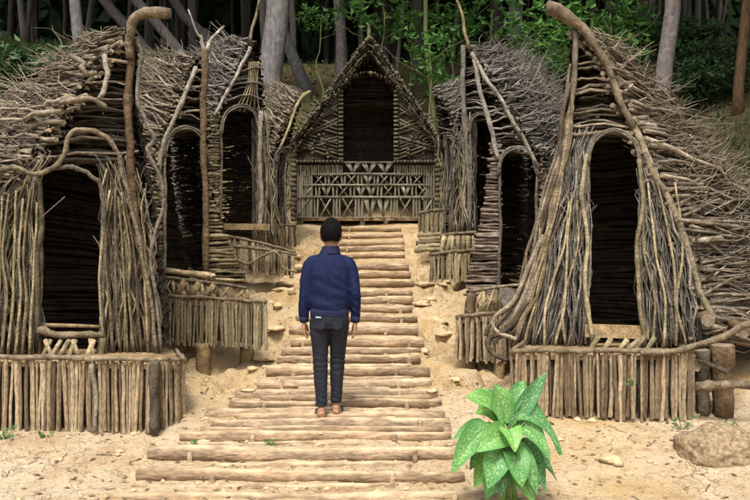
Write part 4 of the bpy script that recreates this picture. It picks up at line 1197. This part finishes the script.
    # --- flip-flops
    for s in (-1, 1):
        ax, ay = (s * .058 - .008 if s < 0 else .050), (-.01 if s < 0 else .075)
        g = Geo(); out = s * .22; n = 18
        for zz in (-.012, .014):
            for k in range(n):
                a = 6.28318 * k / n
                yy = math.sin(a); w = .047 + .010 * yy
                g.v.append(V((ax + out * (.075 + .1 * yy) + math.cos(a) * w - out * .02, ay + .055 + yy * .145, zz)))
        g.f = [tuple(reversed(range(n))), tuple(range(n, 2 * n))] + [(k, (k + 1) % n, (k + 1) % n + n, k + n) for k in range(n)]
        o = obj('sandal', g, M['sole'], None, smooth=False); o.parent = T; o['org'] = (0, 0, 0)
        for q in (-1, 1):
            st = Geo().tube(smooth_line([V((ax + out * .13, ay + .14, .055)), V((ax + out * .1 + q * .03, ay + .09, .068)), V((ax + out * .05 + q * .042, ay + .03, .016))], 7), .007, 6)
            p = obj('strap', st, M['strap'], None); p.parent = o
    return T
MAN = man()
MAN.scale = (1, 1, 1)

# ------------------------------------------------------------------ potted-looking dumb cane in the foreground
def variegated():
    m, n, l, b = new_mat('speckled_leaf')
    tc = n.new('ShaderNodeTexCoord'); oi = n.new('ShaderNodeObjectInfo')
    v = n.new('ShaderNodeTexNoise'); v.inputs['Scale'].default_value = 85; v.inputs['Detail'].default_value = 3; v.inputs['Roughness'].default_value = .6
    l.new(tc.outputs['Object'], v.inputs['Vector'])
    r1 = ramp(n, [(.50, (0, 0, 0)), (.60, (1, 1, 1))]); l.new(v.outputs[0], r1.inputs[0])
    gc = ramp(n, [(0, (.06, .20, .07)), (.3, (.12, .34, .06)), (.6, (.065, .22, .10)), (.8, (.18, .41, .06)), (1, (.09, .26, .06))]); l.new(oi.outputs['Random'], gc.inputs[0])
    pc = ramp(n, [(0, (.30, .46, .25)), (.6, (.38, .55, .16)), (1, (.38, .50, .28))]); l.new(oi.outputs['Random'], pc.inputs[0])
    at = n.new('ShaderNodeAttribute'); at.attribute_name = 'across'
    r2 = ramp(n, [(0, (1, 1, 1)), (.55, (.8, .8, .8)), (.9, (.05, .05, .05))]); l.new(at.outputs['Fac'], r2.inputs[0])
    mu = n.new('ShaderNodeMath'); mu.operation = 'MULTIPLY'; l.new(r1.outputs[0], mu.inputs[0]); l.new(r2.outputs[0], mu.inputs[1])
    mx = n.new('ShaderNodeMix'); mx.data_type = 'RGBA'
    l.new(mu.outputs[0], mx.inputs[0]); l.new(gc.outputs[0], mx.inputs[6]); l.new(pc.outputs[0], mx.inputs[7])
    l.new(mx.outputs[2], b.inputs['Base Color'])
    b.inputs['Roughness'].default_value = .5; b.inputs['Specular IOR Level'].default_value = .3
    tr = n.new('ShaderNodeBsdfTranslucent'); l.new(mx.outputs[2], tr.inputs['Color'])
    ms = n.new('ShaderNodeMixShader'); ms.inputs[0].default_value = .22
    l.new(b.outputs[0], ms.inputs[1]); l.new(tr.outputs[0], ms.inputs[2]); l.new(ms.outputs[0], n['Material Output'].inputs['Surface'])
    return m
M['varieg'] = variegated()
M['stem'] = flat('green_stem', (.12, .24, .06), .5, var=.3, bscale=20)

def plant():
    rng.seed(5)
    D0 = 5.05
    c = P(508, 495, D0)
    T = thing('leafy_plant', 'broad-leaved plant with pale speckled green leaves beside the lowest steps', 'plant', (c.x, c.y, gz(c.x, c.y)))
    #  base column,row   tip column,row   depth of tip   width   arch
    L = [(505, 424, 495, 384, .02, .135, .03), (500, 420, 464, 398, -.02, .125, .07), (509, 412, 525, 380, .10, .095, .02), (512, 428, 546, 373, .04, .105, .02),
         (492, 430, 452, 440, .0, .085, .06), (494, 428, 451, 474, -.10, .13, .10), (504, 450, 487, 490, -.20, .16, .07), (511, 452, 522, 488, -.20, .14, .07),
         (517, 420, 561, 455, -.02, .12, .13), (518, 430, 549, 460, -.12, .115, .09), (520, 440, 546, 493, -.05, .10, .10), (511, 438, 476, 452, -.18, .135, .06),
         (515, 442, 538, 497, -.16, .10, .06), (500, 440, 470, 470, .05, .11, .08), (510, 420, 532, 412, .18, .12, .05), (520, 418, 552, 432, .15, .11, .08),
         (498, 418, 476, 412, .18, .11, .06), (508, 455, 500, 497, -.1, .12, .06), (518, 448, 556, 480, .12, .10, .09), (503, 434, 462, 455, .15, .11, .08), (507, 430, 515, 452, -.22, .13, .05), (505, 465, 486, 500, -.05, .12, .05), (512, 466, 534, 503, -.12, .12, .05), (500, 455, 474, 488, .0, .12, .07), (516, 455, 552, 470, .0, .12, .08), (503, 424, 480, 388, .12, .11, .03), (513, 424, 538, 392, .14, .10, .03), (508, 426, 510, 392, .16, .11, .02)]
    org = Vector(T['org'])
    for (bx, by, tx, ty, dd, w, arch) in L:
        a = P(bx, by, D0 + dd * .3); t = P(tx, ty, D0 + dd)
        mid = (a + t) / 2 + Vector((0, 0, arch))
        n, mN = 12, 4; w *= U(1.05, 1.3)
        g = Geo(); across = []
        ax = (t - a).normalized()
        side = ax.cross(Vector((0, -.75, .65)))
        if side.length < .2: side = ax.cross(Vector((1, 0, 0)))
        side.normalize()
        side = (Matrix.Rotation(U(-.35, .35), 3, ax) @ side)
        pts = smooth_line([a, a.lerp(mid, .6) + Vector((0, 0, arch * .15)), mid.lerp(t, .35), t], n)
        for i in range(n):
            s = i / (n - 1)
            ww = w * .5 * (math.sin(math.pi * min(1, s * .93 + .07) ** .85) ** .8) if i < n - 1 else .002
            tang = (pts[min(n - 1, i + 1)] - pts[max(0, i - 1)]).normalized()
            up = side.cross(tang).normalized()
            for k in range(-mN, mN + 1):
                q = k / mN
                wave = .012 * math.sin(i * .8 + q * 1.5 + w * 90) * abs(q)
                g.v.append(pts[i] + side * (q * ww) + up * (abs(q) ** 1.3 * ww * .38 + wave))
                across.append(abs(q))
        W = 2 * mN + 1
        for i in range(n - 1):
            for k in range(W - 1):
                v = i * W + k
                g.f.append((v, v + 1, v + W + 1, v + W))
        o = obj('leaf', g, M['varieg'], T)
        at = o.data.attributes.new('across', 'FLOAT', 'POINT'); at.data.foreach_set('value', across)
        mr = Geo().tube([p - side.cross((pts[-1] - pts[0]).normalized()) * -.001 for p in pts[:-1]], [lerp(.006, .0015, i / (n - 2)) for i in range(n - 1)], 5)
        obj('midrib', mr, M['stem'], o)
        st = smooth_line([P(508 + U(-4, 4), U(462, 480), D0 + U(-.03, .03)), P(lerp(508, bx, .5), lerp(470, by, .55), D0 + dd * .1), a], 7)
        obj('leaf_stalk', Geo().tube(st, [.010, .009, .008, .007, .0065, .006, .006], 6), M['stem'], T)
    for k in range(3):
        x = 508 + (k - 1) * 7
        obj('stem', Geo().tube([P(x, 500, D0 + U(-.05, .05)), P(lerp(x, 508, .3), 480, D0), P(508 + U(-3, 3), 455, D0)], [.018, .016, .012], 8), M['stem'], T)
plant()

# ------------------------------------------------------------------ earth mound, stones, litter, weeds
rng = random.Random(301)
def blob(name, c, sx, sy, sz, mat, seed, rough=.3, nu=14, nvv=22):
    g = Geo()
    for i in range(nu + 1):
        th = math.pi * i / nu
        for k in range(nvv):
            ph = 6.28318 * k / nvv
            u = Vector((math.sin(th) * math.cos(ph), math.sin(th) * math.sin(ph), math.cos(th)))
            s = 1 + rough * .2 * N3(u * 17) + rough * N3(u * 1.4 + Vector((seed, 0, 0))) + rough * .5 * N3(u * 3.5 + Vector((0, seed, 0))) + rough * .25 * N3(u * 8)
            g.v.append(Vector(c) + Vector((u.x * sx, u.y * sy, u.z * sz)) * s)
    for i in range(nu):
        for k in range(nvv):
            a = i * nvv + k; b2 = i * nvv + (k + 1) % nvv
            g.f.append((a, a + nvv, b2 + nvv, b2))
    return obj(name, g, mat, None, org=c)
mc = P(719, 449, 6.0); mc.z = gz(mc.x, mc.y) 
tag(blob('earth_mound', mc, .31, .26, .20, M['mound'], 3.3, .2, 40, 60), 'rounded grey-brown earth mound on the sand at lower right', 'mound')
stones = []
spots = [(612, 462, 'flat pale stone on the sand between plant and mound', .09), (430, 300, None, .08), (440, 330, None, .06), (455, 380, None, .05), (290, 300, None, .09), (278, 318, None, .07), (265, 345, None, .06), (295, 262, None, .1),
         (252, 372, None, .05), (428, 262, None, .1), (443, 296, None, .07), (205, 440, None, .045), (120, 452, None, .035), (60, 460, None, .03), (560, 440, None, .035), (650, 462, None, .03), (425, 352, None, .06), (432, 392, None, .05), (248, 392, None, .05), (285, 285, None, .12), (270, 300, None, .1), (438, 276, None, .1), (420, 246, None, .1), (433, 318, None, .16), (446, 345, None, .12), (425, 286, None, .17), (436, 250, None, .18), (276, 330, None, .13), (262, 360, None, .1), (296, 274, None, .17), (282, 292, None, .16), (424, 305, None, .14), (417, 234, None, .18), (577, 420, None, .04), (592, 421, None, .035), (135, 434, None, .04)]
ORDS = 'lowest second third fourth fifth sixth seventh eighth ninth tenth eleventh twelfth thirteenth fourteenth fifteenth sixteenth seventeenth eighteenth nineteenth twentieth twenty-first twenty-second'.split()
lefts = sorted([k for k in spots if k[0] < 340 and not k[2]], key=lambda k: -k[1]); rights = sorted([k for k in spots if k[0] >= 340 and not k[2]], key=lambda k: -k[1])
for i, (x, y, lab, s) in enumerate(spots):
    if not lab:
        q = (x, y, lab, s)
        lab = 'small sandy stone %s of the stairway, %s up the slope on that side' % (('left', ORDS[lefts.index(q)]) if q in lefts else ('right', ORDS[rights.index(q)]))
    d = 6.0
    for _ in range(30):                                  # meet the ground along the view line
        X = (x - 375) / F * d
        d += (CZ - (y - 250) / F * d - gz(X, d)) * 1.5 / (.2 + abs(y - 250) / F + .19) * .4
        d = max(4.5, min(18, d))
    X = (x - 375) / F * d
    c = Vector((X, d, gz(X, d) + s * .15))
    o = blob('stone', c, s * U(.8, 1.3), s * U(.7, 1), s * (U(.35, .55) if s < .1 else U(.22, .32)), M['rock'], i * 1.7, .5, 8, 12)
    tag(o, lab, 'stone', 'loose stones on the sandy slope')

def scatter_leafbits(name, n, region, size, mat, lift=.004, flat_=True):
    g = Geo()
    c = 0
    while c < n:
        x, y = region()
        z = gz(x, y) + lift
        s = size * (.35 + 1.5 * rng.random() ** 2.5); a = U(0, 6.28)
        ux = Vector((math.cos(a), math.sin(a), U(-.2, .3))); uy = Vector((-math.sin(a), math.cos(a), U(-.3, .3)))
        p = Vector((x, y, z + s * .15)); i = len(g.v)
        g.v += [p - ux * s, p + uy * s * .4 + Vector((0, 0, s * .2)), p + ux * s, p - uy * s * .4 + Vector((0, 0, s * .15))]
        g.f += [(i, i + 1, i + 2), (i, i + 2, i + 3)]
        c += 1
    o = obj(name, g, mat, smooth=False)
    return o
def reg_clear():
    while True:
        y = 4.6 + 12 * rng.random() ** 1.6; x = U(-.52, .52) * y
        if U(0, 1) < .85 or abs(x + .3) > 1.2: return x, y
def reg_forest():
    while True:
        y = U(14, 36); x = U(-.55, .55) * y
        if y > 18.5 or abs(x) > 4.5: return x, y
o = stuff(scatter_leafbits('dead_leaves', 3600, reg_clear, .02, M['leaf_dead']))
tag(o, 'small dead leaves and twig scraps strewn over the sand', 'leaves')
o = stuff(scatter_leafbits('forest_litter', 9000, reg_forest, .09, M['leaf_dead']))
tag(o, 'brown fallen leaves covering the forest slope behind the huts', 'leaves')
g = Geo()
for i in range(420):
    x, y = reg_clear(); a = U(0, 6.28); q = U(.03, .13)
    e = Vector((x + math.cos(a) * q, y + math.sin(a) * q, 0)); e.z = gz(e.x, e.y) + .006
    g.tube(wob(Vector((x, y, gz(x, y) + .006)), e, 4, .06), U(.002, .005), 4, 0)
o = stuff(obj('twig_scraps', g, M['twig'])); tag(o, 'broken twig scraps scattered over the sandy ground', 'twigs')
g = Geo()
for i in range(2200):
    if i % 2:
        k = rng.randrange(0, 17); d0, z0, a0, b0, r0 = STEP[k]
        y = d0 + U(.02, .35); x = lerp(a0 - .25, b0 + .25, U(0, 1))
    else:
        x, y = reg_clear()
    z = gz(x, y); s = .006 + .02 * rng.random() ** 3
    k = len(g.v); c = Vector((x, y, z + s * .25))
    for v in ((1, 0, 0), (0, 1, 0), (-1, 0, 0), (0, -1, 0), (0, 0, .8), (0, 0, -.8)): g.v.append(c + Vector(v) * s * U(.6, 1.4) + Vector((U(-.3, .3), U(-.3, .3), 0)) * s)
    g.f += [(k, k + 1, k + 4), (k + 1, k + 2, k + 4), (k + 2, k + 3, k + 4), (k + 3, k, k + 4), (k + 1, k, k + 5), (k + 2, k + 1, k + 5), (k + 3, k + 2, k + 5), (k, k + 3, k + 5)]
o = stuff(obj('soil_clods', g, M['rock'], smooth=False)); tag(o, 'crumbs and clods of dry sandy soil on the steps and slope', 'soil')
# grass on the slopes
g = Geo()
for i in range(16000):
    x, y = reg_forest()
    if N3(Vector((x * .35, y * .35, 3))) < (-.3 if x > 3 else .0): continue
    z = gz(x, y); h = U(.1, .4); a = U(0, 6.28); w = U(.012, .03)
    l_ = Vector((U(-.5, .5), U(-.5, .5), 1)) * h
    p = Vector((x, y, z - .02)); s = Vector((math.cos(a), math.sin(a), 0)) * w; k = len(g.v)
    g.v += [p - s, p + s, p + l_ * .6 + s * .7, p + l_ * .6 - s * .7, p + l_ * 1.0 + Vector((l_.x, l_.y, -.1)) * .4]
    g.f += [(k, k + 1, k + 2, k + 3), (k + 3, k + 2, k + 4)]
o = stuff(obj('grass', g, M['grass'], smooth=False)); tag(o, 'green grass growing on the slope under the trees', 'grass')
# little weeds at the feet of the decks
for (x, y, d, n, lab) in ((725, 412, 6.35, 26, 'low green weeds at the foot of the thick deck post'), (682, 410, 6.45, 12, 'small weed sprouting under the right deck palings'), (632, 385, 6.5, 10, 'tiny green seedling growing through the right palings'),
                          (5, 425, 6.2, 22, 'green weeds at the foot of the left palings'), (45, 432, 6.22, 10, 'small weed tuft under the left palings'), (272, 441, 6.1, 8, 'tiny weed beside a lower step log'), (190, 442, 6.12, 8, 'tiny weed at the left end of a step log')):
    g = Geo(); c = P(x, y, d)
    if y > 400: c.z = gz(c.x, c.y)
    for k in range(n):
        p = c + Vector((U(-.1, .1), U(-.05, .05), U(0, .1))) * (1 if n > 10 else .5)
        a = U(0, 6.28); s = U(.02, .04)
        ux = Vector((math.cos(a), math.sin(a), U(0, .8))).normalized(); uy = ux.cross(Vector((0, -.5, 1))).normalized(); i = len(g.v)
        g.v += [p - ux * s * .3, p + uy * s * .4 + ux * s * .3, p + ux * s, p - uy * s * .4 + ux * s * .3]; g.f += [(i, i + 1, i + 2, i + 3)]
        g.tube([Vector((c.x, c.y, c.z - .01)), p], .0022, 3, 0, cap=False)
    tag(obj('weed', g, M['fern'], smooth=False), lab, 'weed')

# ------------------------------------------------------------------ forest
rng = random.Random(777)
def crown_mesh(name, n, rx, ry, rz, size, mat, clumps=40, seed=1):
    r_ = random.Random(seed)
    g = Geo()
    cs = []
    for _ in range(clumps):
        while True:
            p = Vector((r_.uniform(-1, 1), r_.uniform(-1, 1), r_.uniform(-1, 1)))
            if p.length < 1: break
        cs.append((Vector((p.x * rx, p.y * ry, p.z * rz)), r_.uniform(.12, .34)))
    for _ in range(n):
        c, s = r_.choice(cs)
        q = c + Vector((r_.gauss(0, s * rx), r_.gauss(0, s * ry), r_.gauss(0, s * rz * .7)))
        ux = Vector((r_.gauss(0, 1), r_.gauss(0, 1), r_.gauss(-.4, .6))).normalized()
        uy = ux.cross(Vector((r_.gauss(0, .5), r_.gauss(0, .5), 1))).normalized()
        l_ = size * r_.uniform(.6, 1.3); up = ux.cross(uy) * l_ * .12
        i = len(g.v)
        g.v += [q - ux * l_ * .5, q + uy * l_ * .24 + up, q + ux * l_ * .5 - up, q - uy * l_ * .24 + up]
        g.f += [(i, i + 1, i + 2), (i, i + 2, i + 3)]
    me = bpy.data.meshes.new(name)
    me.from_pydata([tuple(p) for p in g.v], [], g.f)
    me.materials.append(mat)
    return me
CROWN = [crown_mesh('crown', 3200, 2.6, 2.6, 2.2, .5, M['leaf_mid'], 46, s) for s in (1, 2, 3)]
CROWN_D = [crown_mesh('crown', 3000, 2.8, 2.8, 2.6, .6, M['leaf_dark'], 46, s) for s in (4, 5, 6)]
SAP = [crown_mesh('crown', 170, 1.0, .8, .6, .22, M['leaf_bright'], 12, s) for s in (7, 8, 9)]
SHR = [crown_mesh('foliage', 700, .9, .9, .6, .22, M['leaf_dark'], 18, s) for s in (10, 11)]

def tree(name, label, cat, base, top_dir, h, r, mat, crown, cscale=1.0, group=None, bend=.02, limbs=5, taper=.6, crowns=1):
    T = thing(name, label, cat, base, group)
    base = Vector(base)
    tip = base + Vector(top_dir) * h
    pts = wob(base - Vector((0, 0, .3)), tip, 14, bend)
    rr = [r * lerp(1.0, taper, i / 13) * (1.35 if i == 0 else 1.0) for i in range(14)]
    obj('trunk', Geo().tube(pts, rr, 10, .05), mat, T)
    if crown:
        for k in range(limbs):
            a = 6.28 * k / limbs + U(-.4, .4); s = U(.72, .97)
            q = samp(pts, s)
            e = q + Vector((math.cos(a), math.sin(a), U(.3, .8))) * U(.8, 1.8) * cscale
            obj('limb', Geo().tube(wob(q, e, 6, .05), [r * .38 * lerp(1, .3, j / 5) for j in range(6)], 6), mat, T)
        for k in range(crowns):
            c = bpy.data.objects.new('crown', rng.choice(crown)); COL.objects.link(c)
            c.parent = T
            c.location = tip - base + (Vector((0, 0, 0)) if k == 0 else Vector((U(-1.2, 1.2), U(-1.2, 1.2), U(-1, .5))) * cscale)
            c.rotation_euler = (U(-.2, .2), U(-.2, .2), U(0, 6.28)); c.scale = (cscale * U(.9, 1.15), cscale * U(.9, 1.15), cscale * U(.9, 1.1))
    return T
def on_ground(px, d): 
    x = (px - 375) / F * d
    return (x, d, gz(x, d))
# trunks one can tell apart: (label, column at the frame's top, metres away, radius, material, lean, height)
up = (0, 0, 1)
tree('forest_tree', 'thick grey-barked tree trunk rising behind the third left hut', 'tree', on_ground(266, 21), (.02, 0, 1), 19, .34, M['trunk_grey'], CROWN, 1.1)
tree('forest_tree', 'slim pale trunk rising above the nearest left hut', 'tree', on_ground(79, 24), (-.02, 0, 1), 14, .18, M['trunk_grey'], CROWN, 1.4, crowns=2)
tree('forest_tree', 'leaning grey trunk on the slope left of the gabled hut', 'tree', on_ground(311, 29), (-.42, 0, 1), 19, .22, M['trunk_grey'], CROWN, 1.0)
tree('forest_tree', 'lichen-spotted white trunk just left of the gable peak', 'tree', on_ground(342, 27), (.02, 0, 1), 19, .19, M['trunk_pink'], CROWN, 1.0)
tree('forest_tree', 'grey trunk rising behind the third right hut roof', 'tree', on_ground(518, 26), (-.015, 0, 1), 18, .25, M['trunk_grey'], CROWN, 1.2)
tree('forest_tree', 'pinkish speckled trunk behind the roof of the nearest right hut', 'tree', on_ground(659, 17.5), (.02, 0, 1), 17, .19, M['trunk_pink'], CROWN, 1.4)
tree('forest_tree', 'stout orange-brown trunk at the right edge of the forest', 'tree', on_ground(738, 19), (.10, 0, 1), 12, .125, M['trunk_brown'], CROWN, 1.4, crowns=2)
tree('forest_tree', 'thin pale stem right of the gable peak', 'tree', on_ground(395, 25), (.05, 0, 1), 10, .07, M['trunk_grey'], CROWN, 1.0)
tree('forest_tree', 'slender greenish stem between gabled hut and third right hut', 'tree', on_ground(433, 22), (-.04, 0, 1), 10, .075, M['trunk_green'], CROWN, 1.0)
for k, (px, lean, d) in enumerate(((166, -.75, 27), (232, -.85, 26), (262, -.8, 29))):
    tree('forest_tree', ('leftmost of three dark trunks slanting left behind the second left hut', 'middle of three dark trunks slanting left behind the second left hut', 'rightmost of three dark trunks slanting left behind the second left hut')[k],
         'tree', on_ground(px, d), (lean, .1, 1), 11, .2, M['trunk_dark'], CROWN, 1.3)
# the plain dark trunks of the wood behind
for i in range(60):
    d = U(31, 52); px = U(-120, 870)
    if 300 < px < 460 and d < 28: d += 9
    tree('forest_tree', 'dark straight trunk standing deep in the forest behind the huts', 'tree', on_ground(px, d), (U(-.06, .06), U(-.05, .05), 1), U(11, 16), U(.09, .2),
         M['trunk_dark'], CROWN_D if i % 3 else CROWN, U(1.1, 1.5), 'dark trunks of the forest behind', crowns=1, limbs=3)
# trees round the clearing beyond both edges of the picture
for i, (x, y) in enumerate(((-20, 12), (-19, 20), (13, 9), (17, 17), (15, 24), (17, 11), (-16, 27), (14, 29))):
    tree('forest_tree', 'tall forest tree standing beside the clearing behind the row of huts', 'tree', (x, y, gz(x, y)), (U(-.05, .05), U(-.05, .05), 1), U(10, 14), U(.15, .25), M['trunk_dark'], CROWN_D, U(1.3, 1.7), 'trees beside the clearing', crowns=2)
ORD = 'first second third fourth fifth sixth seventh eighth ninth tenth eleventh twelfth thirteenth fourteenth fifteenth sixteenth seventeenth eighteenth nineteenth twentieth'.split()
# leafy saplings with bright leaves
sap = [(322, 14, 25), (385, 12, 23), (408, 24, 25), (430, 40, 21), (455, 16, 23), (492, 12, 23), (470, 40, 23), (540, 20, 21), (575, 30, 19), (610, 14, 20), (600, 44, 19), (362, 2, 26), (640, 20, 24), (505, 50, 24), (552, 52, 21), (440, 70, 22)]
for i, (px, py, d) in enumerate(sap):
    bx, by, bz = on_ground(px + U(-8, 8), d)
    tp = P(px, py, d)
    hgt = max(.6, tp.z - bz)
    tree('leafy_sapling', 'bright green leafy sapling, ' + ORD[sorted(range(len(sap)), key=lambda q: sap[q][0]).index(i)] + ' from the left before the dark forest', 'sapling', (bx, by, bz), ((tp.x - bx) / hgt, 0, 1), hgt, .03, M['trunk_green'], SAP, U(.9, 1.25), 'bright green saplings', bend=.03, limbs=4, crowns=1)
SHRUBS = ((20, 17, 1.3), (60, 19, 1.2), (105, 21, 1.2), (150, 22, 1.1), (-20, 16, 1.3), (700, 20, .8), (722, 21, .7), (690, 24, .9), (560, 24, 1.1), (240, 24, 1), (640, 26, 1), (500, 27, 1.1), (200, 25, 1.2))
for i, (px, d, s) in enumerate(SHRUBS):
    x, y, z = on_ground(px, d)
    T = thing('forest_shrub', 'dark green forest-edge shrub behind the huts, ' + ORD[sorted(range(13), key=lambda q: SHRUBS[q][0]).index(i)] + ' from the left', 'shrub', (x, y, z), 'undergrowth shrubs')
    for k in range(3):
        obj('stem', Geo().tube(wob(Vector((x, y, z - .05)), Vector((x + U(-.6, .6), y + U(-.3, .3), z + U(.5, 1.2))), 5, .05), [.02, .017, .014, .01, .006], 5), M['trunk_dark'], T)
        c = bpy.data.objects.new('foliage', rng.choice(SHR)); COL.objects.link(c); c.parent = T
        c.location = (U(-.8, .8) * s, U(-.4, .4), U(.4, 1.3) * s); c.scale = (s, s, s); c.rotation_euler = (0, 0, U(0, 6.28))
# the far wood: one closed mass of trunks and leaves
g = Geo()
for i in range(190):
    d = U(48, 66); x = U(-.75, .75) * d
    z = gz(x, d)
    g.tube([Vector((x, d, z - .5)), Vector((x + U(-.6, .6), d, z + 9)), Vector((x + U(-1, 1), d, z + 22))], [U(.15, .3), .16, .1], 6, 0, cap=False)
fw = obj('far_wood_trunks', g, M['trunk_dark']); stuff(fw); tag(fw, 'crowd of dark trunks far back in the wood', 'wood')
g = Geo()
for i in range(42000):
    d = U(52, 70); x = U(-.8, .8) * d; z = gz(x, d) + U(-.5, 26)
    p = Vector((x, d, z)); s = U(.5, 1.1)
    ux = Vector((rng.gauss(0, 1), rng.gauss(0, .4), rng.gauss(0, 1))).normalized(); uy = ux.cross(Vector((rng.gauss(0, .4), -1, rng.gauss(0, .4)))).normalized()
    k = len(g.v)
    g.v += [p - ux * s, p + uy * s * .5, p + ux * s, p - uy * s * .5]; g.f += [(k, k + 1, k + 2, k + 3)]
fw = obj('far_wood_foliage', g, M['leaf_dark'], smooth=False); stuff(fw); tag(fw, 'dense dark foliage closing off the far wood', 'wood')
